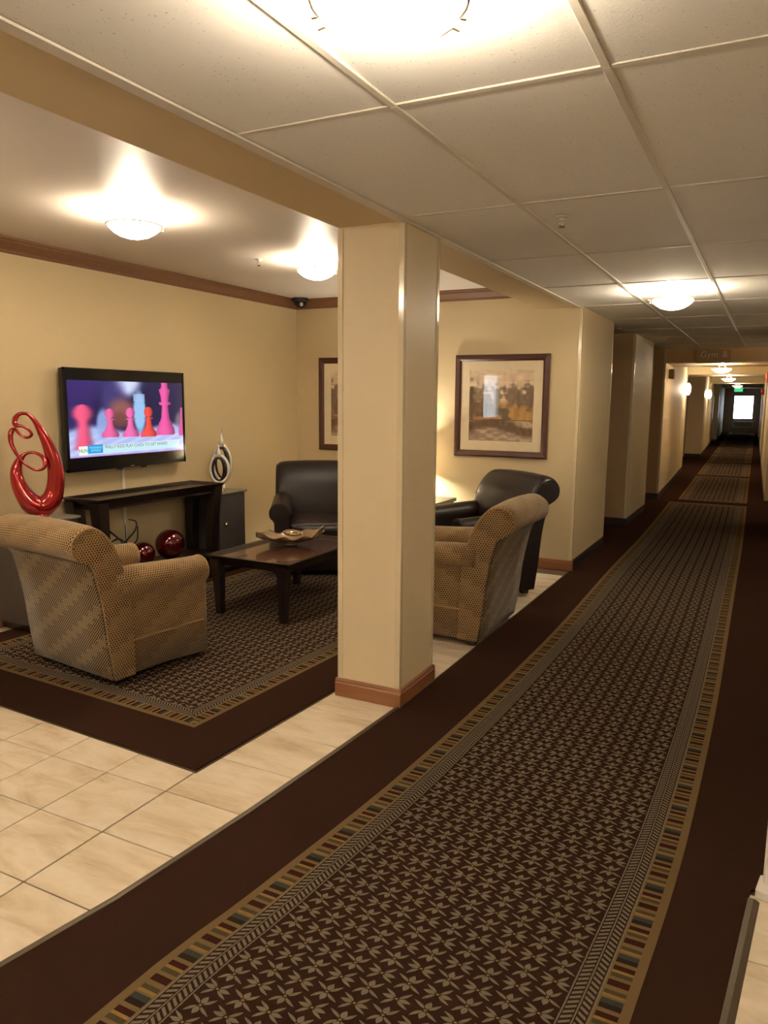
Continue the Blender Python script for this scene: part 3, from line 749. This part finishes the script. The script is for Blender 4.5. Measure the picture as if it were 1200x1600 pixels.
def tv_image(w=300, h=160):
    X, Y = np.meshgrid((np.arange(w) + .5) / w, (np.arange(h) + .5) / h)
    im = np.zeros((h, w, 3)); asp = 1.66
    def col(r, g, b): return np.array([r, g, b]) / 255.
    im[:] = col(48, 42, 92); im += (vnoise(w, h, (5, 3))[..., None] - .5) * np.array([.12, .10, .22])
    def lay(m, c, a=1.0):
        m = np.clip(m, 0, 1)[..., None] * a; im[:] = im * (1 - m) + np.array(c) * m
    def blob(cx, cy, rx, ry, soft=.3): d = np.hypot((X - cx) / rx, (Y - cy) / ry); return 1 - smooth(1 - soft, 1 + soft, d)
    lay(blob(.49, .02, .11, .17, .45), col(205, 215, 245)); lay(blob(.36, .25, .10, .3, .5), col(70, 62, 120), .8)
    lay(blob(.83, .35, .3, .45, .3), col(38, 33, 66), .8); lay(blob(.10, .2, .12, .3, .5), col(62, 40, 110), .7)
    lay(blob(.43, .42, .11, .18, .5), col(150, 92, 82), .9); lay(blob(.40, .52, .08, .1, .5), col(110, 60, 60), .7)
    board = smooth(.60, .70, Y + .05 * np.sin(X * 9)); lay(board, col(170, 185, 232))
    lay(smooth(.66, .78, Y) * (np.sin(X * 40 + Y * 60) > .3) * .5, col(215, 208, 245))
    lay(blob(.585, .42, .055, .28, .25), col(150, 190, 232)); lay((abs(X - .585) < .05) * (abs(Y - .22) < .05), col(160, 190, 225), .8)
    lay(blob(.27, .58, .055, .2, .3), col(150, 170, 222), .9)
    def lathe2(cx, prof, c, soft=.004, hl=None):
        """prof: list (y, halfwidth)"""
        ys = [p[0] for p in prof]; ws = [p[1] for p in prof]; hw = np.interp(Y, ys, ws); ok = (Y >= ys[0]) & (Y <= ys[-1])
        m = (1 - smooth(-soft, soft, np.abs(X - cx) - hw)) * ok; sh = np.clip((X - cx) / (hw + 1e-4), -1, 1)
        cc = np.array(c)[None, None] * (1.05 - .25 * (sh[..., None] + .3) ** 2); mm = np.clip(m, 0, 1)[..., None]; im[:] = im * (1 - mm) + np.clip(cc, 0, 1) * mm
    PK = .93
    def pawn(cx, top, bot, s, c, soft=.004):
        H_ = bot - top
        pr = []
        for k in range(13):
            t = k / 12; pr.append((top + t * H_ * .36, s * .42 * math.sqrt(max(0, 1 - (2 * t - 1) ** 2))))
        pr += [(top + H_ * .365, s * .45), (top + H_ * .40, s * .45), (top + H_ * .41, s * .24), (top + H_ * .6, s * .30), (top + H_ * .78, s * .52), (top + H_ * .8, s * .66), (top + H_ * .93, s * .78), (top + H_, s * .70)]
        lathe2(cx, pr, c, soft)
    lathe2(.11, [(.31, .02), (.34, .055), (.40, .078), (.46, .078), (.52, .05), (.56, .045), (.70, .050), (.80, .06), (.90, .075)], col(232, 88, 128), .035)
    pawn(.325, .365, .755, .095, col(226, 98, 156), .008)
    pawn(.50, .355, .765, .095, col(228, 104, 168))
    pawn(.665, .345, .775, .095, col(226, 78, 70)); lay(blob(.60, .74, .02, .04), col(225, 90, 120), .8)
    mg = col(222, 88, 158)
    lathe2(.826, [(.0, .032), (.06, .030), (.065, .036), (.09, .038), (.095, .056), (.2, .040), (.28, .036), (.285, .060), (.315, .058), (.33, .030), (.5, .040), (.56, .052), (.57, .062), (.62, .066), (.66, .086), (.74, .092), (.76, .080)], mg)
    lay(blob(.975, .55, .05, .12, .4), col(140, 120, 130), .8)
    lathe2(.99, [(.36, .012), (.42, .012), (.5, .01), (.6, .02), (.72, .035), (.78, .03)], mg * .95)
    # banner
    lay((X > .068) & (X < .96) & (Y > .865 - .03 * X) & (Y < .975 - .02 * X), col(196, 226, 232))
    lay((X > .068) & (X < .132) & (Y > .858) & (Y < .975), col(232, 244, 226))
    lay((X > .137) & (X < .258) & (Y > .845) & (Y < .955), col(34, 150, 214))
    lay(smooth(.975, .985, Y), col(190, 150, 225), .8)
    return np.clip(im, 0, 1)
sy0, sy1, sz0, sz1 = 3.925 - (TY0_ + TY1_) / 2, 5.14 - (TY0_ + TY1_) / 2, 1.150 - (TZ0 + TZ1) / 2, 1.725 - (TZ0 + TZ1) / 2
xs = dX + .0016
raster('screen', tv_image(), 'screen_image', tv, (xs, sy0, sz1), (0, sy1 - sy0, 0), (0, 0, sz0 - sz1))
def scr(u, v): return (xs + .001, sy0 + u * (sy1 - sy0), sz1 + v * (sz0 - sz1))
RT = (PI / 2, 0, PI / 2)
text_mesh('HLN', .040, 'caption_black', tv, 'caption', scr(.10, .916), RT)
text_mesh('MORNING', .026, 'caption_light', tv, 'caption', scr(.198, .882), RT)
text_mesh('EXPRESS', .026, 'caption_light', tv, 'caption', scr(.198, .922), RT)
text_mesh('PHILLY KIDS PLAY CHESS TO GET AHEAD', .037, 'caption_grey', tv, 'caption', scr(.272, .885), RT, align='LEFT')
text_mesh('THE GAME HELPING STUDENTS A CHANCE OF CHANGE', .027, 'caption_light', tv, 'caption', scr(.272, .935), RT, align='LEFT')
# cord cover and outlet
cc = empty('cord_cover', (XW, 4.52, 0), 0, 'white cord channel on the wall between television and console table', 'cord cover')
box('channel', 'white_plastic', 0, .014, -.014, .014, .42, 1.05, cc, bevel=.003)
bm = bmesh.new(); sweep(bm, [tuple(p) for p in catmull([(.006, 0, .60, .004), (.018, -.01, .5, .004), (.012, .0, .4, .004), (.014, .03, .27, .004)], 5)], False, 6); finish(bm, 'cord', 'black_plastic', cc, smooth=True)
ot = empty('wall_outlet', (XW, 3.395, .45), 0, 'white wall outlet plate at the left picture edge', 'outlet')
box('plate', 'white_plastic', 0, .006, -.036, .036, -.058, .058, ot, bevel=.002)
for s in (-1, 1): box('socket', 'mat_board', .006, .009, -.016, .016, s * .024 - .014, s * .024 + .014, ot, bevel=.002)

# ================================================================== FRAMED PICTURES
def landscape(seed, w=150, h=150):
    global rng
    rng = np.random.RandomState(seed)
    X, Y = np.meshgrid((np.arange(w) + .5) / w, (np.arange(h) + .5) / h); im = np.zeros((h, w, 3))
    n1 = vnoise(w, h, (6, 5)); n2 = vnoise(w, h, (22, 16)); n3 = vnoise(w, h, (9, 34))
    sky = np.array([.80, .72, .62]); im[:] = sky - Y[..., None] * .05 + (n3[..., None] - .5) * .10
    def lay(m, c, a=1.0): m = np.clip(m, 0, 1)[..., None] * a; im[:] = im * (1 - m) + np.array(c) * m
    # far field
    lay(smooth(.42, .50, Y), (.62, .47, .27)); lay(smooth(.42, .5, Y) * smooth(.45, .6, X), (.68, .52, .28), .7)
    def tree(cx, cy, rx, ry, c):
        d = np.hypot((X - cx) / rx, (Y - cy) / ry) + (n2 - .5) * .7 + (n3 - .5) * .5; lay(1 - smooth(.65, 1.25, d), c, .9)
    for cx, cy, rx, ry, c in ((.10, .36, .10, .15, (.42, .34, .25)), (.22, .38, .08, .13, (.46, .38, .28)), (.30, .42, .09, .12, (.40, .33, .22)), (.66, .34, .13, .16, (.38, .31, .24)), (.78, .38, .10, .13, (.36, .29, .22)),
                              (.93, .36, .10, .17, (.34, .26, .21)), (.02, .45, .06, .25, (.28, .18, .12)), (.13, .55, .16, .12, (.34, .25, .15)), (.34, .57, .15, .1, (.30, .24, .15)), (.56, .62, .10, .09, (.30, .25, .15)), (.44, .34, .08, .13, (.45, .38, .29))):
        tree(cx, cy, rx, ry, tuple(q + .05 for q in c))
    # water with soft reflections
    wat = smooth(.69, .715, Y + (n1 - .5) * .05); lay(wat, (.56, .48, .40)); lay(wat * smooth(.5, .75, n3), (.72, .64, .54), .8)
    lay(wat * (1 - smooth(.02, .08, np.abs(Y - .80 + .06 * np.sin(X * 5)) - .02 * n1)), (.30, .20, .12), .75)
    lay(wat * smooth(.55, .8, n1) * smooth(.85, .7, Y), (.34, .24, .16), .8); lay((1 - smooth(0, .22, X)) * smooth(.7, .76, Y) * smooth(.97, .85, Y), (.30, .17, .12), .7)
    lay(1 - smooth(.0, .01, np.abs(Y - .70 + (n1 - .5) * .03)), (.16, .12, .09), .8)
    im += (n2[..., None] - .5) * .10; return np.clip(im * 1.12 + .03, 0, 1)
def framed(x0, seed, label):
    w, h = .940, .985; z0 = 1.055
    t = empty('framed_picture', (x0 + w / 2, YB, z0 + h / 2), 0, label, 'picture', 'framed landscape prints on the back wall')
    a, b = w / 2, h / 2; fwid = .062
    bm = bmesh.new()
    outer = [(-a, -b), (a, -b), (a, b), (-a, b)]
    for (px, pz), (qx, qz) in zip(outer, outer[1:] + outer[:1]):
        sx1 = -fwid * np.sign(px); sz1_ = -fwid * np.sign(pz); sx2 = -fwid * np.sign(qx); sz2 = -fwid * np.sign(qz)
        ring = []
        for (X_, Z_, ix, iz) in ((px, pz, sx1, sz1_), (qx, qz, sx2, sz2)):
            ring.append([bm.verts.new((X_ + ix * q, -d, Z_ + iz * q)) for q, d in ((0, 0), (0, .026), (.25, .034), (.7, .030), (1, .018), (1, 0))])
        for k in range(6): bm.faces.new((ring[0][k], ring[0][(k + 1) % 6], ring[1][(k + 1) % 6], ring[1][k]))
    finish(bm, 'frame', 'frame_wood', t)
    bm = bmesh.new(); m = .085; ia, ib = a - fwid, b - fwid
    for q in ((-ia, ia, ib - m, ib), (-ia, ia, -ib, -ib + m * 1.1), (-ia, -ia + m, -ib + m * 1.1, ib - m), (ia - m, ia, -ib + m * 1.1, ib - m)): bx(bm, q[0], q[1], -.012, -.008, q[2], q[3])
    finish(bm, 'mat_board', 'mat_board', t)
    pa, pb0, pb1 = ia - m + .004, -ib + m * 1.1 - .004, ib - m + .004
    raster('print', landscape(seed), 'print_ink', t, (-pa, -.0075, pb1), (2 * pa, 0, 0), (0, 0, pb0 - pb1))
    box('backing', 'black_plastic', -a + .01, a - .01, -.007, 0, -b + .01, b - .01, t)
    box('glass', 'clear_glass', -ia, ia, -.0165, -.0145, -ib, ib, t)
framed(-2.815, 11, 'framed lakeside landscape print right of the column, above the leather armchair')
framed(-4.40, 23, 'framed landscape print half hidden behind the column, left of it')

# ================================================================== CONSOLE, CABINETS
def leg_mesh(bm, x, y, zt_, w0=.045, w1=.028, outx=0, outy=0, h0=0.0):
    """tapered square leg, flaring outward towards the top"""
    prof = []
    for k in range(7):
        t = k / 6; z = h0 + (zt_ - h0) * t; w = (w1 + (w0 - w1) * t ** 1.3); f = t ** 2.2
        prof.append((x + outx * f, y + outy * f, z, w))
    R = [[bm.verts.new((px + sx * w, py + sy * w, z)) for sx, sy in ((-1, -1), (1, -1), (1, 1), (-1, 1))] for px, py, z, w in prof]
    for A, B in zip(R, R[1:]):
        for k in range(4): bm.faces.new((A[k], A[(k + 1) % 4], B[(k + 1) % 4], B[k]))
    bm.faces.new(R[0]); bm.faces.new(R[-1][::-1])
cx0, cx1, cyA, cyB, cz = -4.675, -4.285, 3.885, 5.31, .85
con = empty('console_table', ((cx0 + cx1) / 2, (cyA + cyB) / 2, .0105), 0, 'long dark wood console table with raised tray edge below the television', 'table')
hx, hy = (cx1 - cx0) / 2, (cyB - cyA) / 2
def tray(parent, hx, hy, z, rim, drop, flare, panel_mat, apron):
    """rails with flared outer faces round a sunken panel"""
    prx = [(1 - 0, 0)]
    for nm, ax, sgn in (('end_rail', 'y', -1), ('end_rail', 'y', 1), ('side_rail', 'x', -1), ('side_rail', 'x', 1)):
        bm = bmesh.new(); n = hx if ax == 'y' else hy; m = hy if ax == 'y' else hx
        prof = [(m, z), (m - rim * .45, z), (m - rim, z - drop), (m - rim, z - apron), (m - flare - .012, z - apron), (m - flare * .55, z - apron * .45)]
        A = []; B = []
        for q, zz in prof:
            d = m - q; c = n - d
            if ax == 'y': A.append(bm.verts.new((-c, sgn * q, zz))); B.append(bm.verts.new((c, sgn * q, zz)))
            else: A.append(bm.verts.new((sgn * q, -c, zz))); B.append(bm.verts.new((sgn * q, c, zz)))
        k = len(A)
        for i in range(k): bm.faces.new((A[i], A[(i + 1) % k], B[(i + 1) % k], B[i]))
        bm.faces.new(A); bm.faces.new(B[::-1]); finish(bm, nm, 'espresso', parent)
    box('top_panel', panel_mat, -hx + rim * .9, hx - rim * .9, -hy + rim * .9, hy - rim * .9, z - drop - .02, z - drop, parent)
tray(con, hx, hy, cz, .05, .022, .05, 'espresso', .085)
for sx in (-1, 1):
    for sy in (-1, 1):
        bm = bmesh.new(); leg_mesh(bm, sx * (hx - .085), sy * (hy - .10), cz - .03, .048, .034, sx * .02, sy * .04); finish(bm, 'leg', 'espresso', con)
box('lower_shelf', 'espresso', -hx + .04, hx - .03, -hy + .06, hy - .06, .205, .240, con, bevel=.003)
def cabinet(x, y, w, d, h, label, grp):
    t = empty('side_cabinet', (x, y, .0105), 0, label, 'cabinet', grp)
    box('body', 'grey_cabinet', -d / 2, d / 2 - .018, -w / 2, w / 2, .05, h - .018, t)
    box('plinth', 'espresso', -d / 2, d / 2 - .04, -w / 2 + .02, w / 2 - .02, 0, .05, t)
    dr = box('door', 'grey_cabinet', d / 2 - .017, d / 2, -w / 2 + .006, w / 2 - .006, .06, h - .028, t, bevel=.003)
    bm = bmesh.new(); lathe(bm, [(0, 0), (.009, 0), (.009, .014), (.020, .020), (.018, .032), (0, .038)], 14, caps=False)
    finish(bm, 'knob', 'brass', dr, smooth=True, loc=(d / 2, -w / 2 + .07, .46), rot=(0, PI / 2, 0))
    box('top', 'cabinet_top', -d / 2, d / 2 + .015, -w / 2 - .012, w / 2 + .012, h - .018, h, t, bevel=.003)
    return t
cabinet(-4.52, 5.485, .38, .35, .750, 'grey cabinet with a small knob right of the console, vases on top', 'grey side cabinets')
cabinet(-4.52, 3.54, .42, .35, .758, 'grey cabinet behind the left armchair, under the red sculpture', 'grey side cabinets')

# red twisted sculpture
rs = empty('red_sculpture', (-4.47, 3.525, .7735), math.atan2(.79, .61), 'glossy red looping abstract sculpture on the left cabinet', 'sculpture')
K = .00058
loop = [(520, 1300, 132, 0), (625, 1215, 118, 0), (675, 1080, 104, 0), (692, 900, 96, 0), (668, 720, 84, 0), (622, 560, 68, 0), (565, 420, 50, 0), (500, 290, 31, 10), (425, 205, 20, 20), (340, 200, 22, 20), (290, 255, 30, 10), (290, 325, 30, -20),
        (360, 340, 16, -60), (430, 385, 17, -70), (452, 440, 18, -60), (400, 475, 16, -20), (330, 435, 16, 10), (285, 380, 20, 30), (240, 405, 30, 30), (230, 510, 28, 20), (258, 610, 22, 0), (310, 710, 17, -10),
        (380, 795, 14, -40), (470, 850, 14, -70), (555, 835, 20, -80), (580, 765, 26, -70), (545, 690, 20, -30), (460, 650, 17, 10), (370, 672, 22, 40), (305, 750, 46, 40), (268, 870, 68, 20), (283, 1010, 84, 10), (340, 1150, 104, 0), (420, 1260, 126, 0)]
bm = bmesh.new(); pts = [((a - 480) * K, d * K, (1425 - b) * K, r * K) for a, b, r, d in loop]
sweep(bm, [tuple(p) for p in catmull(pts, 6, True)], True, 14, flat=.85, n0=(0, 1, 0)); finish(bm, 'body', 'metallic_red', rs, smooth=True)
bm = bmesh.new(); lathe(bm, [(0, 0), (.055, 0), (.062, .01), (.05, .03), (0, .035)], 28, caps=False); finish(bm, 'foot', 'metallic_red', rs, smooth=True, loc=(.01, 0, 0))

def vase(x, y, z, rx, rz, zc, top, label, a0=0):
    """oval ring body with a black inner band and a short flared neck"""
    t = empty('ring_vase', (x, y, z), math.atan2(.66, .75), label, 'vase', 'silver and black ring vases')
    def ov(r, sx, sz, off=0): return [(sx * math.sin(a) + off * (1 + math.cos(a)), 0, zc + sz * math.cos(a), r(a)) for a in np.linspace(0, 2 * PI, 41)[:-1]]
    bm = bmesh.new(); sweep(bm, ov(lambda a: .014 + .010 * (1 - math.cos(a)) * .5 + .006 * math.sin(a), rx, rz), True, 12, flat=1.5); finish(bm, 'body', 'silver_ceramic', t, smooth=True)
    bm = bmesh.new(); sweep(bm, ov(lambda a: .012 + .014 * max(0, math.sin(a)), rx * .74, rz * .84), True, 10, flat=1.9); finish(bm, 'inner_band', 'vase_black', t, smooth=True)
    bm = bmesh.new(); zb = zc + rz - .015; lathe(bm, [(.0, zb), (.034, zb), (.022, zb + (top - zb) * .35), (.011, zb + (top - zb) * .7), (.011, top - .012), (.019, top), (.014, top), (.008, top - .012), (0, top - .015)], 20, caps=False); finish(bm, 'neck', 'silver_ceramic', t, smooth=True)
    bm = bmesh.new(); lathe(bm, [(0, 0), (.036, 0), (.033, .02), (.020, .06), (0, .07)], 20, caps=False); finish(bm, 'foot', 'silver_ceramic', t, smooth=True)
vase(-4.54, 5.59, .7605, .076, .165, .245, .56, 'taller silver and black ring vase on the grey cabinet, behind')
vase(-4.42, 5.40, .7605, .076, .125, .205, .42, 'shorter silver and black ring vase on the grey cabinet, in front')

# balls and twig ornament on the low shelf
def ball(x, y, r, label):
    t = empty('ornament_ball', (x, y, .2505), 0, label, 'ball', 'dark red glass balls')
    bm = bmesh.new(); bmesh.ops.create_uvsphere(bm, u_segments=32, v_segments=20, radius=r); finish(bm, 'sphere', 'red_glass', t, smooth=True, loc=(0, 0, r + .004))
    bm = bmesh.new(); lathe(bm, [(0, 0), (r * .4, 0), (r * .42, .008), (r * .25, .012), (0, .012)], 20, caps=False); finish(bm, 'ring_foot', 'black_plastic', t)
ball(-4.44, 4.45, .098, 'smaller dark red glass ball on the console shelf')
ball(-4.46, 4.785, .124, 'larger dark red glass ball on the console shelf, right one')
tg = empty('twig_ornament', (-4.48, 4.27, .2505), math.atan2(.75, .66), 'black twisted twig ornament on the console shelf beside the red balls', 'ornament')
for k, pts in enumerate(([(-.06, 0, 0, .006), (-.02, .01, .12, .006), (.03, 0, .20, .006), (.09, 0, .27, .006), (.10, .01, .33, .005), (.05, 0, .35, .004)],
                         [(.05, 0, 0, .006), (.04, -.01, .12, .006), (0, 0, .20, .006), (-.06, .01, .26, .007), (-.09, 0, .29, .009)],
                         [(-.09, 0, .18, .005), (-.02, 0, .22, .006), (.05, .01, .18, .005), (.10, 0, .2, .005), (.11, .01, .3, .005)])):
    bm = bmesh.new(); sweep(bm, [tuple(p) for p in catmull(pts, 6)], False, 7); o = finish(bm, 'twig', 'vase_black', tg, smooth=True); o.scale = (1.15, 1.15, 1.15)

# ================================================================== COFFEE TABLE + BOWL
ct = empty('coffee_table', (-3.285, 4.855, .0114), math.radians(0), 'low dark wood coffee table with tapered legs on the rug', 'table')
tray(ct, .375, .575, .445, .07, .018, .05, 'table_panel', .075)
for sx in (-1, 1):
    for sy in (-1, 1):
        bm = bmesh.new(); leg_mesh(bm, sx * .285, sy * .515, .415, .040, .024, sx * .012, sy * .012); finish(bm, 'leg', 'espresso', ct)
bw = empty('leaf_bowl', (-3.37, 4.98, .449), math.radians(38), 'amber glass leaf-shaped bowl with wavy rim on the coffee table', 'bowl')
bm = bmesh.new(); NX, NY = 40, 20; G = []
for i in range(NX + 1):
    s = -1 + 2 * i / NX; row = []
    hw = .150 * max(.02, (1 - abs(s) ** 2.2)) ** .75 + .006
    for j in range(NY + 1):
        q = -1 + 2 * j / NY; x = .27 * s; y = hw * q * (1 + .07 * math.sin(9 * s + q))
        r2 = (s * s * .9 + q * q * (1 - .4 * s * s)); z = .012 + .062 * r2 ** 1.1 + .012 * math.sin(11 * s + 2 * q) * abs(q) ** 3 + (.03 * max(0, s - .6) / .4)
        row.append(bm.verts.new((x, y, max(z, .004))))
    G.append(row)
for i in range(NX):
    for j in range(NY): bm.faces.new((G[i][j], G[i + 1][j], G[i + 1][j + 1], G[i][j + 1]))
o = finish(bm, 'dish', 'amber_glass', bw, smooth=True); so = o.modifiers.new('thick', 'SOLIDIFY'); so.thickness = .005; so.offset = 1
bm = bmesh.new(); bmesh.ops.create_uvsphere(bm, u_segments=20, v_segments=12, radius=1)
for v in bm.verts: v.co = Vector((v.co.x * .085, v.co.y * .06, v.co.z * .028))
finish(bm, 'glass_lobe', 'amber_glass', bw, smooth=True, loc=(.02, .01, .088), rot=(0, .1, .2))
bm = bmesh.new(); lathe(bm, [(0, 0), (.06, 0), (.055, .008), (.03, .014), (0, .014)], 24, caps=False); finish(bm, 'foot', 'amber_glass', bw)

# ================================================================== ARMCHAIRS
def rolled(bm, c, r, n=10, a0=0, a1=2 * PI): pass
def arc(cx, cz_, r, a0, a1, n): return [(cx + r * math.cos(math.radians(a0 + (a1 - a0) * k / n)), cz_ + r * math.sin(math.radians(a0 + (a1 - a0) * k / n))) for k in range(n + 1)]
def uv_sweep(bm, pts, axis, stations, name, mat, parent, smooth=True, caps=True, bulge=0):
    """profile swept along an axis through stations (t, scale, shift_z); UV: arc length x distance; rounded ends by the stations"""
    lay = bm.loops.layers.uv.verify(); c = np.mean(pts, 0); n = len(pts)
    L = [0]
    for i in range(n): L.append(L[-1] + math.dist(pts[i], pts[(i + 1) % n]))
    R = []
    for t, s, dz in stations:
        ring = []
        for p in pts:
            w_ = min(1, max(0, (p[1] - .3) / .3)); s_ = 1 + (s - 1) * w_
            q = (c[0] + (p[0] - c[0]) * s_, c[1] + (p[1] - c[1]) * s_ + dz)
            ring.append(bm.verts.new((t, q[0], q[1]) if axis == 'x' else (q[0], t, q[1])))
        R.append(ring)
    for a in range(len(R) - 1):
        for i in range(n):
            f = bm.faces.new((R[a][i], R[a][(i + 1) % n], R[a + 1][(i + 1) % n], R[a + 1][i])); f.smooth = True
            uvs = ((L[i], stations[a][0]), (L[i + 1], stations[a][0]), (L[i + 1], stations[a + 1][0]), (L[i], stations[a + 1][0]))
            for l, w in zip(f.loops, uvs): l[lay].uv = (w[1], w[0])
    if caps:
        for ring, t in ((R[0], 0), (R[-1], 1)):
            f = bm.faces.new(ring)
            for l in f.loops: l[lay].uv = (l.vert.co.y, l.vert.co.z) if axis == 'x' else (l.vert.co.x, l.vert.co.z)
    bmesh.ops.recalc_face_normals(bm, faces=bm.faces)
    me = bpy.data.meshes.new(name); bm.to_mesh(me); bm.free(); me.materials.append(M[mat])
    return new_obj(name, me, parent)
def soft_box(name, mat, x0, x1, y0, y1, z0, z1, parent, r=.03, crown_=0.0):
    bm = bmesh.new(); bx(bm, x0, x1, y0, y1, z0, z1)
    bmesh.ops.subdivide_edges(bm, edges=bm.edges, cuts=3, use_grid_fill=True)
    cxm, cym = (x0 + x1) / 2, (y0 + y1) / 2
    for v in bm.verts:
        if v.co.z > z1 - 1e-4 and crown_: v.co.z += crown_ * (1 - ((v.co.x - cxm) / (x1 - cxm)) ** 2) * (1 - ((v.co.y - cym) / (y1 - cym)) ** 2)
    o = finish(bm, name, mat, parent, smooth=True, uvbox=True, bevel=r, segs=4); o.modifiers['bevel'].angle_limit = 1.0
    return o
def armchair(loc, rz, body, back_mat, piping, label, group, sc=1.0, rnd=.5):
    t = empty('armchair', loc, rz, label, 'armchair', group); t.scale = (sc, sc, sc)
    w = .41; yr = -.30; yf = .36
    # base with a skirt seam
    soft_box('base', body, -w + .035, w - .035, yr + .02, yf - .01, .035, .34, t, .02)
    soft_box('seat_cushion', body, -w + .16, w - .16, -.22, yf + .035, .325, .465, t, .04, .035)
    # rolled arms: profile in x,z swept along y
    for s in (-1, 1):
        xo = w - .035
        pr = [(xo - .125, .038), (xo, .038), (xo + .002, .30), (xo + .002, .47)] + arc(xo - .045, .555, .085, -40, 200, 14) + [(xo - .125, .44)]
        pr = [(s * a, b) for a, b in pr]
        st = [(yr + .03, 1, 0.02), (-.1, 1, .015), (.15, 1, 0.0), (yf - .01, 1, -.01), (yf + .012, .97, -.01), (yf + .022, .90, -.01)]
        arm = uv_sweep(bmesh.new(), pr, 'y', st, 'arm', body, t)
        bm = bmesh.new(); sweep(bm, [(a * 1.0, yf + .014, b - .01, .0065) for a, b in [(s * p, q) for p, q in arc(xo - .045, .555, .082, -40, 205, 18)]], False, 8); finish(bm, 'arm_piping', piping, arm, smooth=True)
    # scroll back: profile in y,z swept along x
    P = [(yr, .04), (yr - .03, .24), (yr - .05, .42), (yr - .085, .60), (yr - .115, .70), (yr - .17, .735), (yr - .215, .765), (yr - .235, .815), (yr - .225, .87), (yr - .18, .91), (yr - .12, .925), (yr - .05, .90), (yr + .02, .82), (yr + .07, .72), (yr + .105, .60), (yr + .12, .48), (yr + .13, .34), (yr + .13, .04)]
    P = [tuple(p) for p in catmull(P[:-1], 3)] + [P[-1]]
    wb_ = w - .02
    ends = [(-.004, .80), (.004, .87), (.018, .93), (.04, .97), (.075, .99), (.12, 1.0)]
    ends = [(q, 1 - (1 - k) * rnd) for q, k in ends]
    st = [(-wb_ + q, k, 0) for q, k in ends] + [(-.15, 1, .006), (0, 1, .008), (.15, 1, .006)] + [(wb_ - q, k, 0) for q, k in ends[::-1]]
    bk = uv_sweep(bmesh.new(), P, 'x', st, 'backrest', body, t)
    for s in (-1, 1):
        ce = np.mean(P, 0); kk = 1 - (1 - ends[1][1]) * 1.0
        bm = bmesh.new(); sweep(bm, [(s * (wb_ - .003), ce[0] + (p[0] - ce[0]) * kk, ce[1] + (p[1] - ce[1]) * kk, .005) for p in P[18:-10]], False, 8, n0=(1, 0, 0)); finish(bm, 'back_piping', piping, bk, smooth=True)
    # outside back panel, slightly proud, lower strip separate by a welt
    Q = P[:14]
    bm = bmesh.new(); lay = bm.loops.layers.uv.verify(); rows = []
    acc = 0; prev = None
    for p in Q:
        if prev: acc += math.dist(p, prev)
        prev = p; rows.append(([bm.verts.new((x, p[0] - .006, p[1])) for x in (-wb_ + .012, -.2, 0, .2, wb_ - .012)], acc))
    for (A, a), (B, b) in zip(rows, rows[1:]):
        for k in range(4):
            f = bm.faces.new((A[k], A[k + 1], B[k + 1], B[k])); f.smooth = True
            for l, vv in zip(f.loops, (a, a, b, b)): l[lay].uv = (l.vert.co.x, vv)
    me = bpy.data.meshes.new('back_panel'); bm.to_mesh(me); bm.free(); me.materials.append(M[back_mat]); bp = new_obj('back_panel', me, t)
    so = bp.modifiers.new('thick', 'SOLIDIFY'); so.thickness = .006; so.offset = 0
    bm = bmesh.new(); zw = .235
    sweep(bm, [(-w + .03, yr + .02, zw, .006), (-w + .03, yf - .01, zw, .006), (w - .03, yf - .01, zw, .006), (w - .03, yr + .02, zw, .006), (w - .03, yr - .032, zw, .006), (-w + .03, yr - .032, zw, .006)], True, 6, n0=(0, 0, 1)); finish(bm, 'skirt_welt', piping, t)
    for sx in (-1, 1):
        for sy, yy in ((-1, yr + .05), (1, yf - .05)):
            bm = bmesh.new(); leg_mesh(bm, sx * (w - .08), yy, .042, .030, .024); finish(bm, 'foot', 'espresso', t)
    return t
armchair((-3.47, 3.24, .0112), math.radians(-7.5), 'fabric_dots', 'fabric_stripes', 'fabric_dots', 'gold dotted armchair on the rug seen from behind, in front of the television', 'gold dotted armchairs')
armchair((-1.905, 4.89, .0112), math.radians(90), 'fabric_dots', 'fabric_stripes', 'fabric_dots', 'gold dotted armchair right of the column, its back to the corridor', 'gold dotted armchairs', 1.02)
armchair((-3.755, 6.03, .0112), math.radians(180 + 32), 'dark_leather', 'dark_leather', 'dark_leather', 'dark leather armchair in the lobby corner left of the column', 'dark leather armchairs', 1.06, 1.0)
armchair((-2.18, 6.02, .0112), math.radians(143), 'dark_leather', 'dark_leather', 'dark_leather', 'dark leather armchair under the framed print right of the column', 'dark leather armchairs', 1.06, 1.0)

# end table with a lamp, behind the column
et = empty('end_table', (-3.02, 6.78, 0), 0, 'small black end table between the leather armchairs, partly behind the column', 'table')
box('top', 'vase_black', -.26, .26, -.26, .26, .60, .635, et, bevel=.004)
box('shelf', 'espresso', -.22, .22, -.22, .22, .18, .20, et)
for sx in (-1, 1):
    for sy in (-1, 1):
        bm = bmesh.new(); leg_mesh(bm, sx * .215, sy * .215, .6, .025, .018); finish(bm, 'leg', 'espresso', et)
tl = empty('table_lamp', (-3.20, 6.84, .635), 0, 'table lamp on the end table, hidden behind the column and lighting the wall', 'lamp')
bm = bmesh.new(); lathe(bm, [(0, 0), (.07, 0), (.07, .012), (.03, .02), (.055, .10), (.06, .16), (.02, .24), (.012, .30), (0, .30)], 28, caps=False); finish(bm, 'base', 'ceramic_brown', tl, smooth=True)
bm = bmesh.new(); sh = [(.15, .28), (.10, .48)]; lathe(bm, sh + [(.098, .48), (.148, .28), (.15, .28)], 32, caps=False); finish(bm, 'lamp_shade', 'lampshade', tl, smooth=True)
L = bpy.data.lights.new('bulb', 'POINT'); L.energy = 24; L.color = (1, .90, .72); L.shadow_soft_size = .035; new_obj('bulb', L, tl, (0, 0, .37))
